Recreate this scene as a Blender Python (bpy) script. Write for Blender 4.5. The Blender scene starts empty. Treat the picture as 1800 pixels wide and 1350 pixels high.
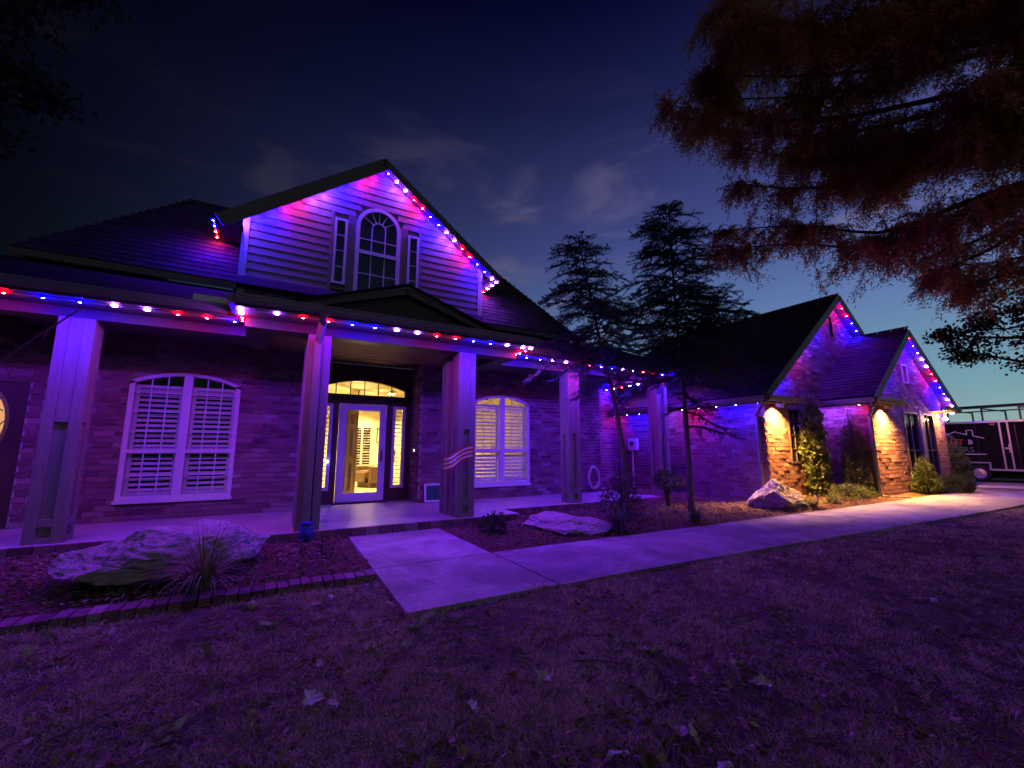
import bpy, bmesh, math, random
import numpy as np
from mathutils import Vector, Matrix, noise

random.seed(7); rng = np.random.default_rng(7)
scene = bpy.context.scene
COL = scene.collection
R = math.radians

# ------------------------------------------------------------------ camera
cam = bpy.data.cameras.new('camera'); camo = bpy.data.objects.new('camera', cam); COL.objects.link(camo)
YAW, PITCH, HEYE = R(29.7), R(8.775), 1.32
camo.location = (0, 0, HEYE); camo.rotation_euler = (R(90) + PITCH, 0, -YAW)
cam.sensor_width = 36; cam.lens = 745.0 / 1800 * 36; cam.clip_start = 0.05; cam.clip_end = 2000
scene.camera = camo

# ------------------------------------------------------------------ sky (late dusk) and the weak last light
world = bpy.data.worlds.new('World'); scene.world = world; world.use_nodes = True
SUNAZ = R(97)          # dusk glow: low, to the right beyond the garage (angle from +Y towards +X)
def build_sky():
    nt = world.node_tree; nt.nodes.clear(); N = nt.nodes.new; L = nt.links.new
    out = N('ShaderNodeOutputWorld'); bg = N('ShaderNodeBackground'); L(bg.outputs[0], out.inputs[0])
    bg.inputs[1].default_value = 1.0
    tc = N('ShaderNodeTexCoord'); sep = N('ShaderNodeSeparateXYZ'); L(tc.outputs['Generated'], sep.inputs[0])
    # elevation ramp
    ramp = N('ShaderNodeValToRGB'); L(sep.outputs[2], ramp.inputs[0])
    e = ramp.color_ramp.elements
    e[0].position = 0.0; e[0].color = (0.30, 0.42, 0.36, 1)
    e[1].position = 1.0; e[1].color = (0.0008, 0.0010, 0.012, 1)
    for p, c in ((0.11, (0.165, 0.33, 0.40)), (0.28, (0.11, 0.185, 0.40)), (0.43, (0.058, 0.080, 0.27)),
                 (0.53, (0.039, 0.049, 0.185)), (0.66, (0.012, 0.016, 0.085)), (0.77, (0.0021, 0.003, 0.035))):
        k = e.new(p); k.color = (*c, 1)
    # azimuth falloff round the place where the sun went down
    dot = N('ShaderNodeVectorMath'); dot.operation = 'DOT_PRODUCT'; L(tc.outputs['Generated'], dot.inputs[0])
    dot.inputs[1].default_value = (math.sin(SUNAZ), math.cos(SUNAZ), 0)
    mr = N('ShaderNodeMapRange'); mr.interpolation_type = 'SMOOTHSTEP'; L(dot.outputs['Value'], mr.inputs[0])
    mr.inputs[1].default_value = -0.55; mr.inputs[2].default_value = 1.0; mr.inputs[3].default_value = 0.012; mr.inputs[4].default_value = 1.05
    mul = N('ShaderNodeMix'); mul.data_type = 'RGBA'; mul.blend_type = 'MULTIPLY'; mul.inputs[0].default_value = 1
    L(ramp.outputs[0], mul.inputs[6]); L(mr.outputs[0], mul.inputs[7])
    # thin cloud streaks
    mp = N('ShaderNodeMapping'); L(tc.outputs['Generated'], mp.inputs[0]); mp.inputs['Scale'].default_value = (2.2, 2.2, 7.0)
    mp.inputs['Rotation'].default_value = (0.35, 0.2, 0.4)
    nz = N('ShaderNodeTexNoise'); nz.inputs['Scale'].default_value = 2.0; nz.inputs['Detail'].default_value = 5; nz.inputs['Roughness'].default_value = 0.5
    nz.inputs['Distortion'].default_value = 0.5
    L(mp.outputs[0], nz.inputs['Vector'])
    cr = N('ShaderNodeMapRange'); cr.interpolation_type = 'SMOOTHSTEP'; L(nz.outputs[0], cr.inputs[0])
    cr.inputs[1].default_value = 0.50; cr.inputs[2].default_value = 0.74; cr.inputs[3].default_value = 0; cr.inputs[4].default_value = 0.42
    elc = N('ShaderNodeMapRange'); elc.interpolation_type = 'SMOOTHSTEP'; L(sep.outputs[2], elc.inputs[0])
    elc.inputs[1].default_value = 0.72; elc.inputs[2].default_value = 0.45; elc.inputs[3].default_value = 0; elc.inputs[4].default_value = 1
    cm = N('ShaderNodeMath'); cm.operation = 'MULTIPLY'; L(cr.outputs[0], cm.inputs[0]); L(elc.outputs[0], cm.inputs[1])
    cl = N('ShaderNodeMix'); cl.data_type = 'RGBA'; L(cm.outputs[0], cl.inputs[0]); L(mul.outputs[2], cl.inputs[6])
    clc = N('ShaderNodeMix'); clc.data_type = 'RGBA'; clc.blend_type = 'MULTIPLY'; clc.inputs[0].default_value = 1
    clc.inputs[6].default_value = (0.26, 0.21, 0.36, 1); L(mr.outputs[0], clc.inputs[7]); L(clc.outputs[2], cl.inputs[7])
    # physical dusk sky adds the last warm-to-blue glow at the horizon
    sky = N('ShaderNodeTexSky'); sky.sky_type = 'NISHITA'; sky.sun_disc = False
    sky.sun_elevation = R(-4.5); sky.sun_rotation = SUNAZ
    add = N('ShaderNodeMix'); add.data_type = 'RGBA'; add.blend_type = 'ADD'; add.inputs[0].default_value = 0.05
    L(cl.outputs[2], add.inputs[6]); L(sky.outputs[0], add.inputs[7])
    L(add.outputs[2], bg.inputs[0])
build_sky()
sun = bpy.data.lights.new('moonlight', 'SUN'); sun.energy = 0.095; sun.angle = R(3); sun.color = (1.0, 0.72, 0.46)   # low moon behind the viewer, opposite the dusk glow
suno = bpy.data.objects.new('moonlight', sun); COL.objects.link(suno)
suno.rotation_euler = Vector((0.28, 0.74, -0.60)).to_track_quat('-Z', 'Y').to_euler()

vs = scene.view_settings; vs.view_transform = 'Standard'; vs.look = 'None'; vs.gamma = 1; vs.exposure = 0.0
cy = scene.cycles
cy.use_denoising = True
try: cy.denoiser = 'OPENIMAGEDENOISE'
except Exception: pass
cy.max_bounces = 6; cy.diffuse_bounces = 3; cy.glossy_bounces = 3; cy.transparent_max_bounces = 12; cy.transmission_bounces = 4
cy.sample_clamp_indirect = 4.0; cy.caustics_reflective = False; cy.caustics_refractive = False
cy.use_light_tree = True

# ------------------------------------------------------------------ materials
MATS = {}
def mat(name, color, rough=0.7, var=0.0, scale=6.0, bump=0.0, bscale=40.0, spec=0.3, metal=0.0, color2=None, stretch=None, island=0.0, cols=None):
    if name in MATS: return MATS[name]
    m = bpy.data.materials.new(name); m.use_nodes = True; MATS[name] = m
    nt = m.node_tree; N = nt.nodes.new; L = nt.links.new
    b = nt.nodes['Principled BSDF']; b.inputs['Roughness'].default_value = rough; b.inputs['Metallic'].default_value = metal
    b.inputs['Specular IOR Level'].default_value = spec
    b.inputs['Base Color'].default_value = (*color, 1)
    tc = N('ShaderNodeNewGeometry'); vec = tc.outputs['Position']
    if stretch:
        mp = N('ShaderNodeMapping'); mp.inputs['Scale'].default_value = stretch; L(vec, mp.inputs[0]); vec = mp.outputs[0]
    col = None
    if cols:
        oi = N('ShaderNodeObjectInfo'); ad = N('ShaderNodeMath'); ad.operation = 'ADD'
        if name == 'brick':
            an = N('ShaderNodeAttribute'); an.attribute_name = 'tone'; L(an.outputs['Fac'], ad.inputs[0])
        else: L(tc.outputs['Random Per Island'], ad.inputs[0])
        L(oi.outputs['Random'], ad.inputs[1])
        fr = N('ShaderNodeMath'); fr.operation = 'FRACT'; L(ad.outputs[0], fr.inputs[0])
        rp = N('ShaderNodeValToRGB'); rp.color_ramp.interpolation = 'LINEAR'
        el = rp.color_ramp.elements
        el[0].position = 0.0; el[0].color = (*cols[0], 1); el[1].position = 1.0; el[1].color = (*cols[-1], 1)
        for i, c in enumerate(cols[1:-1], 1):
            k = el.new(i / (len(cols) - 1)); k.color = (*c, 1)
        L(fr.outputs[0], rp.inputs[0]); col = rp.outputs[0]
    if var > 0 or color2:
        nz = N('ShaderNodeTexNoise'); nz.inputs['Scale'].default_value = scale; nz.inputs['Detail'].default_value = 6; nz.inputs['Roughness'].default_value = 0.62
        L(vec, nz.inputs['Vector'])
        mr = N('ShaderNodeMapRange'); mr.inputs[1].default_value = 0.3; mr.inputs[2].default_value = 0.7; L(nz.outputs[0], mr.inputs[0])
        mx = N('ShaderNodeMix'); mx.data_type = 'RGBA'; L(mr.outputs[0], mx.inputs[0])
        if color2:
            mx.inputs[6].default_value = (*color, 1); mx.inputs[7].default_value = (*color2, 1)
        else:
            mx.blend_type = 'MULTIPLY'
            mr.inputs[3].default_value = 0; mr.inputs[4].default_value = 1
            if col is None: mx.inputs[6].default_value = (*color, 1)
            else: L(col, mx.inputs[6])
            mx.inputs[7].default_value = (1 - var, 1 - var, 1 - var, 1)
        col = mx.outputs[2]
    if col is not None: L(col, b.inputs['Base Color'])
    if bump > 0:
        nb = N('ShaderNodeTexNoise'); nb.inputs['Scale'].default_value = bscale; nb.inputs['Detail'].default_value = 5
        L(vec, nb.inputs['Vector'])
        bp = N('ShaderNodeBump'); bp.inputs['Strength'].default_value = bump; bp.inputs['Distance'].default_value = 0.02
        L(nb.outputs[0], bp.inputs['Height']); L(bp.outputs[0], b.inputs['Normal'])
    return m
def emis(name, color, strength):
    m = bpy.data.materials.new(name); m.use_nodes = True; nt = m.node_tree; nt.nodes.clear()
    o = nt.nodes.new('ShaderNodeOutputMaterial'); e = nt.nodes.new('ShaderNodeEmission')
    e.inputs[0].default_value = (*color, 1); e.inputs[1].default_value = strength
    nt.links.new(e.outputs[0], o.inputs[0]); MATS[name] = m
    return m
def leafy(name, fac):
    m = MATS[name]; nt = m.node_tree; b = nt.nodes['Principled BSDF']; o = [n for n in nt.nodes if n.type == 'OUTPUT_MATERIAL'][0]
    t = nt.nodes.new('ShaderNodeBsdfTranslucent'); x = nt.nodes.new('ShaderNodeMixShader'); x.inputs[0].default_value = fac
    nt.links.new(b.inputs['Base Color'].links[0].from_socket, t.inputs[0]); nt.links.new(b.outputs[0], x.inputs[1]); nt.links.new(t.outputs[0], x.inputs[2]); nt.links.new(x.outputs[0], o.inputs[0])
def glassmat(name, tint=(1, 1, 1), refl=1.0):
    m = bpy.data.materials.new(name); m.use_nodes = True; nt = m.node_tree; nt.nodes.clear(); N = nt.nodes.new; L = nt.links.new
    o = N('ShaderNodeOutputMaterial'); t = N('ShaderNodeBsdfTransparent'); t.inputs[0].default_value = (*tint, 1)
    g = N('ShaderNodeBsdfGlossy'); g.inputs['Roughness'].default_value = 0.03
    f = N('ShaderNodeFresnel'); gg = N('ShaderNodeNewGeometry'); io = N('ShaderNodeMath'); io.operation = 'MULTIPLY_ADD'; io.inputs[1].default_value = 1/1.5-1.5; io.inputs[2].default_value = 1.5
    L(gg.outputs['Backfacing'], io.inputs[0]); L(io.outputs[0], f.inputs[0])
    mu = N('ShaderNodeMath'); mu.operation = 'MULTIPLY'; mu.inputs[1].default_value = refl; L(f.outputs[0], mu.inputs[0])
    x = N('ShaderNodeMixShader'); L(mu.outputs[0], x.inputs[0]); L(t.outputs[0], x.inputs[1]); L(g.outputs[0], x.inputs[2]); L(x.outputs[0], o.inputs[0])
    MATS[name] = m; return m

BRICKCOLS = [(0.20, 0.09, 0.115), (0.25, 0.12, 0.15), (0.15, 0.065, 0.085), (0.28, 0.15, 0.18), (0.22, 0.10, 0.13), (0.11, 0.05, 0.065), (0.36, 0.24, 0.27), (0.24, 0.115, 0.145), (0.17, 0.075, 0.10)]
mat('brick', (0.25, 0.1, 0.07), 0.85, var=0.35, scale=25, bump=0.5, bscale=90, spec=0.15, cols=BRICKCOLS)
mat('mortar', (0.44, 0.38, 0.40), 0.95, var=0.3, scale=12, bump=0.4, bscale=120, spec=0.1)
mat('trim', (0.42, 0.39, 0.37), 0.55, var=0.12, scale=5, bump=0.05, bscale=60)
mat('white_trim', (0.54, 0.53, 0.525), 0.4, var=0.06, scale=8)
mat('siding', (0.17, 0.145, 0.14), 0.45, var=0.12, scale=3, bump=0.12, bscale=30, stretch=(1, 1, 6))
mat('cedar_post', (0.22, 0.175, 0.165), 0.65, var=0.3, scale=7, bump=0.25, bscale=45, stretch=(3, 3, 0.35))
mat('header_stain', (0.055, 0.04, 0.038), 0.6, var=0.3, scale=6, bump=0.2, bscale=40, stretch=(.35, 3, 3))
mat('fascia', (0.10, 0.085, 0.08), 0.5, var=0.15, scale=4)
mat('soffit', (0.12, 0.10, 0.095), 0.7, var=0.15, scale=4)
mat('dark_wood', (0.07, 0.038, 0.028), 0.5, var=0.3, scale=6, bump=0.1, bscale=40, stretch=(1, 1, 0.2))
mat('plank', (0.22, 0.13, 0.08), 0.55, var=0.4, scale=9, bump=0.1, bscale=40, stretch=(0.3, 4, 4), cols=[(0.2, 0.12, 0.075), (0.27, 0.16, 0.10), (0.15, 0.085, 0.055), (0.23, 0.14, 0.09)])
mat('shingle', (0.045, 0.042, 0.045), 0.9, var=0.4, scale=30, bump=0.6, bscale=160, spec=0.1, cols=[(0.036, 0.033, 0.035), (0.058, 0.054, 0.056), (0.026, 0.024, 0.026), (0.046, 0.042, 0.045)])
mat('roof_dark', (0.035, 0.033, 0.036), 0.95, var=0.4, scale=12, bump=0.5, bscale=120, spec=0.05)
mat('concrete', (0.46, 0.43, 0.40), 0.75, color2=(0.33, 0.30, 0.28), scale=2.2, bump=0.25, bscale=70, spec=0.25)
def concrete_detail():
    m = MATS['concrete']; nt = m.node_tree; N = nt.nodes.new; L = nt.links.new; b = nt.nodes['Principled BSDF']; src = b.inputs['Base Color'].links[0].from_socket
    g = N('ShaderNodeNewGeometry'); n1 = N('ShaderNodeTexNoise'); n1.inputs['Scale'].default_value = .9; n1.inputs['Detail'].default_value = 8; n1.inputs['Roughness'].default_value = .7; n1.inputs['Distortion'].default_value = .8; L(g.outputs['Position'], n1.inputs['Vector'])
    r = N('ShaderNodeMapRange'); r.inputs[1].default_value = .42; r.inputs[2].default_value = .62; r.inputs[3].default_value = .5; r.inputs[4].default_value = 1.0; L(n1.outputs[0], r.inputs[0])
    n2 = N('ShaderNodeTexNoise'); n2.inputs['Scale'].default_value = 38; n2.inputs['Detail'].default_value = 4; L(g.outputs['Position'], n2.inputs['Vector'])
    r2 = N('ShaderNodeMapRange'); r2.inputs[1].default_value = .35; r2.inputs[2].default_value = .6; r2.inputs[3].default_value = .78; r2.inputs[4].default_value = 1.0; L(n2.outputs[0], r2.inputs[0])
    v = N('ShaderNodeTexVoronoi'); v.feature = 'DISTANCE_TO_EDGE'; v.inputs['Scale'].default_value = .42
    wn = N('ShaderNodeTexNoise'); wn.inputs['Scale'].default_value = 3; wn.inputs['Detail'].default_value = 5; L(g.outputs['Position'], wn.inputs['Vector']); ad = N('ShaderNodeVectorMath'); ad.operation = 'MULTIPLY_ADD'; L(wn.outputs['Color'], ad.inputs[0]); ad.inputs[1].default_value = (.5, .5, .5); L(g.outputs['Position'], ad.inputs[2]); L(ad.outputs[0], v.inputs['Vector'])
    r3 = N('ShaderNodeMapRange'); r3.inputs[1].default_value = 0; r3.inputs[2].default_value = .006; r3.inputs[3].default_value = .8; r3.inputs[4].default_value = 1; L(v.outputs['Distance'], r3.inputs[0])
    k = N('ShaderNodeMath'); k.operation = 'MULTIPLY'; L(r.outputs[0], k.inputs[0]); L(r2.outputs[0], k.inputs[1]); k2 = N('ShaderNodeMath'); k2.operation = 'MULTIPLY'; L(k.outputs[0], k2.inputs[0]); L(r3.outputs[0], k2.inputs[1])
    x = N('ShaderNodeMix'); x.data_type = 'RGBA'; x.blend_type = 'MULTIPLY'; x.inputs[0].default_value = 1; L(src, x.inputs[6]); L(k2.outputs[0], x.inputs[7]); L(x.outputs[2], b.inputs['Base Color'])
concrete_detail()
mat('porch_concrete', (0.40, 0.36, 0.34), 0.38, color2=(0.27, 0.24, 0.23), scale=1.8, bump=0.08, bscale=25, spec=0.5)
mat('soil', (0.17, 0.13, 0.09), 0.95, color2=(0.06, 0.045, 0.033), scale=3.5, bump=0.8, bscale=45, spec=0.05)
mat('mulch', (0.12, 0.07, 0.045), 0.95, color2=(0.06, 0.035, 0.025), scale=9, bump=0.9, bscale=60, spec=0.05)
mat('chip', (0.16, 0.09, 0.06), 0.9, cols=[(0.14, 0.08, 0.05), (0.22, 0.14, 0.09), (0.08, 0.05, 0.035), (0.30, 0.21, 0.15)])
mat('grass', (0.3, 0.27, 0.2), 0.8, cols=[(0.68, 0.54, 0.37), (0.46, 0.37, 0.25), (0.80, 0.66, 0.47), (0.27, 0.21, 0.15), (0.85, 0.72, 0.53), (0.56, 0.45, 0.31)], spec=0.15)
mat('leaf_litter', (0.26, 0.17, 0.10), 0.8, cols=[(0.30, 0.20, 0.12), (0.18, 0.10, 0.06), (0.42, 0.33, 0.24), (0.12, 0.07, 0.045), (0.36, 0.25, 0.15)], spec=0.2)
mat('pale_leaf', (0.5, 0.43, 0.36), 0.7, cols=[(0.50, 0.43, 0.36), (0.36, 0.28, 0.21), (0.58, 0.52, 0.46), (0.40, 0.30, 0.20)], spec=0.2)
mat('stone', (0.38, 0.34, 0.315), 0.85, color2=(0.20, 0.172, 0.158), scale=7, bump=1.0, bscale=30, spec=0.15, stretch=(1, 1, 3.0))
mat('bark', (0.10, 0.075, 0.06), 0.95, var=0.5, scale=14, bump=0.9, bscale=50, spec=0.05, stretch=(3, 3, 0.6))
mat('bark_pale', (0.20, 0.165, 0.14), 0.9, var=0.5, scale=14, bump=0.8, bscale=50, spec=0.05, stretch=(3, 3, 0.6))
mat('cedar_needle', (0.05, 0.07, 0.065), 0.7, cols=[(0.05, 0.075, 0.07), (0.09, 0.12, 0.115), (0.035, 0.05, 0.045), (0.07, 0.10, 0.10)], spec=0.2)
mat('cypress_leaf', (0.4, 0.2, 0.08), 0.7, cols=[(0.60, 0.27, 0.085), (0.70, 0.36, 0.13), (0.45, 0.20, 0.07), (0.64, 0.33, 0.14), (0.40, 0.24, 0.10)], spec=0.15)
mat('oak_leaf', (0.03, 0.04, 0.02), 0.7, cols=[(0.03, 0.04, 0.018), (0.045, 0.05, 0.025), (0.02, 0.028, 0.014)], spec=0.2)
mat('shrub_leaf', (0.05, 0.07, 0.03), 0.55, cols=[(0.045, 0.07, 0.028), (0.075, 0.10, 0.042), (0.028, 0.048, 0.02), (0.06, 0.08, 0.035)], spec=0.35)
mat('vine_leaf', (0.12, 0.15, 0.05), 0.5, cols=[(0.11, 0.15, 0.05), (0.17, 0.20, 0.08), (0.08, 0.11, 0.035), (0.20, 0.22, 0.10)], spec=0.35)
mat('nandina_leaf', (0.08, 0.07, 0.06), 0.5, cols=[(0.07, 0.09, 0.05), (0.12, 0.06, 0.05), (0.05, 0.07, 0.045)], spec=0.35)
mat('strap_leaf', (0.09, 0.11, 0.05), 0.5, cols=[(0.08, 0.10, 0.045), (0.14, 0.15, 0.08), (0.06, 0.08, 0.035)], spec=0.35)
mat('dry_grass', (0.26, 0.20, 0.12), 0.7, cols=[(0.28, 0.22, 0.13), (0.18, 0.15, 0.08), (0.34, 0.27, 0.17)], spec=0.2)
for n_, f_ in (('cypress_leaf', .6), ('vine_leaf', .3), ('shrub_leaf', .2), ('strap_leaf', .25), ('grass', .25), ('oak_leaf', .2)): leafy(n_, f_)
mat('black_metal', (0.012, 0.012, 0.014), 0.35, spec=0.4); mat('trailer_black', (0.005, 0.005, 0.006), 0.6, spec=0.1)
mat('grey_metal', (0.45, 0.44, 0.43), 0.4, metal=0.6)
mat('gutter', (0.19, 0.165, 0.16), 0.4, var=0.08, scale=3, spec=0.5)
mat('rubber', (0.015, 0.015, 0.015), 0.8)
mat('wheel', (0.55, 0.52, 0.48), 0.35, metal=0.5)
mat('cream_paint', (0.78, 0.70, 0.50), 0.8, var=0.04, scale=3)
mat('ceiling_paint', (0.80, 0.76, 0.62), 0.85)
mat('door_wood', (0.20, 0.105, 0.045), 0.45, var=0.35, scale=7, bump=0.06, bscale=40, stretch=(4, 4, 0.3))
mat('tile_floor', (0.50, 0.42, 0.28), 0.25, var=0.2, scale=3, spec=0.5)
mat('leather', (0.085, 0.048, 0.030), 0.38, var=0.3, scale=6, bump=0.15, bscale=40, spec=0.5)
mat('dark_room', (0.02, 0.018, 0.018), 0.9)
mat('utility_grey', (0.55, 0.54, 0.53), 0.5, var=0.1, scale=8)
mat('hose_green', (0.50, 0.50, 0.36), 0.45, spec=0.4)
mat('blue_drum', (0.02, 0.03, 0.25), 0.4, spec=0.4)
mat('panel_blue', (0.03, 0.035, 0.10), 0.3, var=0.4, scale=5, spec=0.5)
mat('logo_white', (0.8, 0.8, 0.78), 0.5); mat('logo_red', (0.65, 0.03, 0.03), 0.5); mat('logo_green', (0.10, 0.26, 0.12), 0.5)
mat('stick', (0.17, 0.12, 0.085), 0.9, var=0.4, scale=20)
mat('brass', (0.5, 0.36, 0.15), 0.3, metal=0.8)
glassmat('glass', (0.93, 0.95, 0.95), 1.0)
glassmat('storm_glass', (0.96, 0.97, 0.97), 0.6)

# ------------------------------------------------------------------ builders
class MB:
    def __init__(s): s.v = []; s.f = []
    def quad(s, a, b, c, d):
        n = len(s.v); s.v += [tuple(a), tuple(b), tuple(c), tuple(d)]; s.f.append((n, n+1, n+2, n+3)); return s
    def poly(s, pts):
        n = len(s.v); s.v += [tuple(p) for p in pts]; s.f.append(tuple(range(n, n+len(pts)))); return s
    def box(s, x0, x1, y0, y1, z0, z1):
        n = len(s.v)
        s.v += [(x0,y0,z0),(x1,y0,z0),(x1,y1,z0),(x0,y1,z0),(x0,y0,z1),(x1,y0,z1),(x1,y1,z1),(x0,y1,z1)]
        s.f += [tuple(n+i for i in q) for q in ((0,3,2,1),(4,5,6,7),(0,1,5,4),(1,2,6,5),(2,3,7,6),(3,0,4,7))]; return s
    def obox(s, c, ax, ay, az, hx, hy, hz):
        c = Vector(c); ax, ay, az = Vector(ax).normalized(), Vector(ay).normalized(), Vector(az).normalized(); n = len(s.v)
        for k in ((-1,-1,-1),(1,-1,-1),(1,1,-1),(-1,1,-1),(-1,-1,1),(1,-1,1),(1,1,1),(-1,1,1)):
            s.v.append(tuple(c + ax*hx*k[0] + ay*hy*k[1] + az*hz*k[2]))
        s.f += [tuple(n+i for i in q) for q in ((0,3,2,1),(4,5,6,7),(0,1,5,4),(1,2,6,5),(2,3,7,6),(3,0,4,7))]; return s
    def beam(s, a, b, w, h, up=(0,0,1)):
        a, b = Vector(a), Vector(b); d = (b-a); L = d.length; d.normalize(); up = Vector(up)
        sd = d.cross(up).normalized(); u2 = sd.cross(d)
        return s.obox((a+b)/2, d, sd, u2, L/2, w/2, h/2)
    def slab(s, pts, t):
        """thick polygon: pts top, extruded t down along its normal"""
        P = [Vector(p) for p in pts]; nrm = (P[1]-P[0]).cross(P[2]-P[0]).normalized()
        if nrm.z < 0: P.reverse(); nrm = -nrm
        Q = [p - nrm*t for p in P]; n = len(s.v); k = len(P)
        s.v += [tuple(p) for p in P] + [tuple(q) for q in Q]
        s.f.append(tuple(range(n, n+k))); s.f.append(tuple(range(n+2*k-1, n+k-1, -1)))
        for i in range(k):
            j = (i+1) % k; s.f.append((n+i, n+k+i, n+k+j, n+j))
        return s
    def prism(s, prof, a, b):
        """extrude list of (p,q) in plane given by two callables? simple: prof points are Vectors at a; offset b-a"""
        off = Vector(b) - Vector(a); n = len(s.v); k = len(prof)
        P = [Vector(p) for p in prof]; s.v += [tuple(p) for p in P] + [tuple(p+off) for p in P]
        s.f.append(tuple(range(n, n+k))); s.f.append(tuple(range(n+2*k-1, n+k-1, -1)))
        for i in range(k):
            j = (i+1) % k; s.f.append((n+i, n+k+i, n+k+j, n+j))
        return s
    def tube(s, pts, radii, seg=8, cap=True):
        pts = [Vector(p) for p in pts]; n0 = len(s.v); m = len(pts); ref = None
        for i, p in enumerate(pts):
            d = (pts[min(i+1, m-1)] - pts[max(i-1, 0)]).normalized()
            if ref is None:
                ref = d.cross(Vector((0,0,1)));
                if ref.length < 0.1: ref = d.cross(Vector((1,0,0)))
            ref = (ref - d*ref.dot(d)).normalized(); b2 = d.cross(ref)
            r = radii[i] if hasattr(radii, '__len__') else radii
            for k in range(seg):
                a = 2*math.pi*k/seg; s.v.append(tuple(p + ref*(r*math.cos(a)) + b2*(r*math.sin(a))))
        for i in range(m-1):
            for k in range(seg):
                k2 = (k+1) % seg; a = n0+i*seg
                s.f.append((a+k, a+k2, a+seg+k2, a+seg+k))
        if cap:
            s.f.append(tuple(n0+seg-1-k for k in range(seg))); s.f.append(tuple(n0+(m-1)*seg+k for k in range(seg)))
        return s
    def lathe(s, prof, c, seg=20, axis='z'):
        n0 = len(s.v)
        for r, z in prof:
            for k in range(seg):
                a = 2*math.pi*k/seg; p = (r*math.cos(a), r*math.sin(a), z)
                if axis == 'x': p = (p[2], p[0], p[1])
                if axis == 'y': p = (p[0], p[2], p[1])
                s.v.append((c[0]+p[0], c[1]+p[1], c[2]+p[2]))
        for i in range(len(prof)-1):
            for k in range(seg):
                k2 = (k+1) % seg; a = n0+i*seg; s.f.append((a+k, a+k2, a+seg+k2, a+seg+k))
        s.f.append(tuple(n0+seg-1-k for k in range(seg))); s.f.append(tuple(n0+(len(prof)-1)*seg+k for k in range(seg)))
        return s
    def mesh(s, name, m, smooth=False):
        me = bpy.data.meshes.new(name); me.from_pydata(s.v, [], s.f)
        if m: me.materials.append(MATS[m])
        if smooth: me.polygons.foreach_set('use_smooth', [True]*len(me.polygons))
        me.update(); return me
    def build(s, name, m, parent=None, smooth=False, bevel=0.0):
        o = bpy.data.objects.new(name, s.mesh(name, m, smooth)); COL.objects.link(o); o.parent = parent
        if bevel: b = o.modifiers.new('bevel', 'BEVEL'); b.width = bevel; b.segments = 2; b.limit_method = 'ANGLE'
        return o
def tag(o, label=None, cat=None, group=None, kind=None):
    for k, v in (('label', label), ('category', cat), ('group', group), ('kind', kind)):
        if v: o[k] = v
    return o
def empty(name, loc, label, cat, group=None):
    o = bpy.data.objects.new(name, None); COL.objects.link(o); o.location = loc; o.empty_display_size = 0.2
    return tag(o, label, cat, group)
def link(name, me, parent=None, loc=None, rot=None, scale=None):
    o = bpy.data.objects.new(name, me); COL.objects.link(o); o.parent = parent
    if loc is not None: o.location = loc
    if rot is not None: o.rotation_euler = rot
    if scale is not None: o.scale = scale
    return o
def tris_mesh(name, V, m, nv=3):
    """V: (n, nv, 3) array of separate faces"""
    V = np.asarray(V, dtype=np.float32); n = len(V)
    me = bpy.data.meshes.new(name); me.vertices.add(n*nv); me.vertices.foreach_set('co', V.reshape(-1))
    me.loops.add(n*nv); me.loops.foreach_set('vertex_index', np.arange(n*nv, dtype=np.int32))
    me.polygons.add(n); me.polygons.foreach_set('loop_start', np.arange(0, n*nv, nv, dtype=np.int32))
    me.polygons.foreach_set('loop_total', np.full(n, nv, dtype=np.int32))
    me.materials.append(MATS[m]); me.update(calc_edges=True); me.validate(); return me


def norm(a): return a / (np.linalg.norm(a, axis=-1, keepdims=True) + 1e-9)
def randdir(n): return norm(rng.normal(size=(n, 3)))

# the house's things are modelled in world coordinates; roots sit at a base point, parts get the inverse offset
def part(mb, name, m, root, smooth=False, bevel=0.0):
    o = mb.build(name, m, root, smooth, bevel)
    base = root
    off = Vector((0, 0, 0))
    while base is not None:
        off += base.location; base = base.parent
    o.location = -off
    return o

def smoothstep(a, b, x):
    t = np.clip((x-a)/(b-a), 0, 1); return t*t*(3-2*t)
def gz(x, y=0):
    return 0.22*smoothstep(3.5, 13.5, x) + 0.08*smoothstep(13, 22, x)

# ------------------------------------------------------------------ ground
def build_ground():
    xs = np.concatenate([np.linspace(-160, -12, 12), np.linspace(-11, 30, 83), np.linspace(32, 260, 20)])
    ys = np.concatenate([np.linspace(-120, -6, 10), np.linspace(-5, 14, 39), np.linspace(16, 300, 20)])
    nx, ny = len(xs), len(ys)
    X, Y = np.meshgrid(xs, ys, indexing='ij')
    Z = gz(X) + 0.012*np.sin(X*1.7+Y*0.6)*np.sin(Y*1.3-X*0.4) * (Y < 3.2) - 0.004
    V = np.stack([X, Y, Z], -1).reshape(-1, 3)
    F = [(i*ny+j, (i+1)*ny+j, (i+1)*ny+j+1, i*ny+j+1) for i in range(nx-1) for j in range(ny-1)]
    me = bpy.data.meshes.new('ground'); me.from_pydata(V.tolist(), [], F); me.materials.append(MATS['soil'])
    me.polygons.foreach_set('use_smooth', [True]*len(F)); me.update()
    tag(link('ground', me), kind='structure', label='dark lawn soil stretching out from the house')
build_ground()

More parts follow.
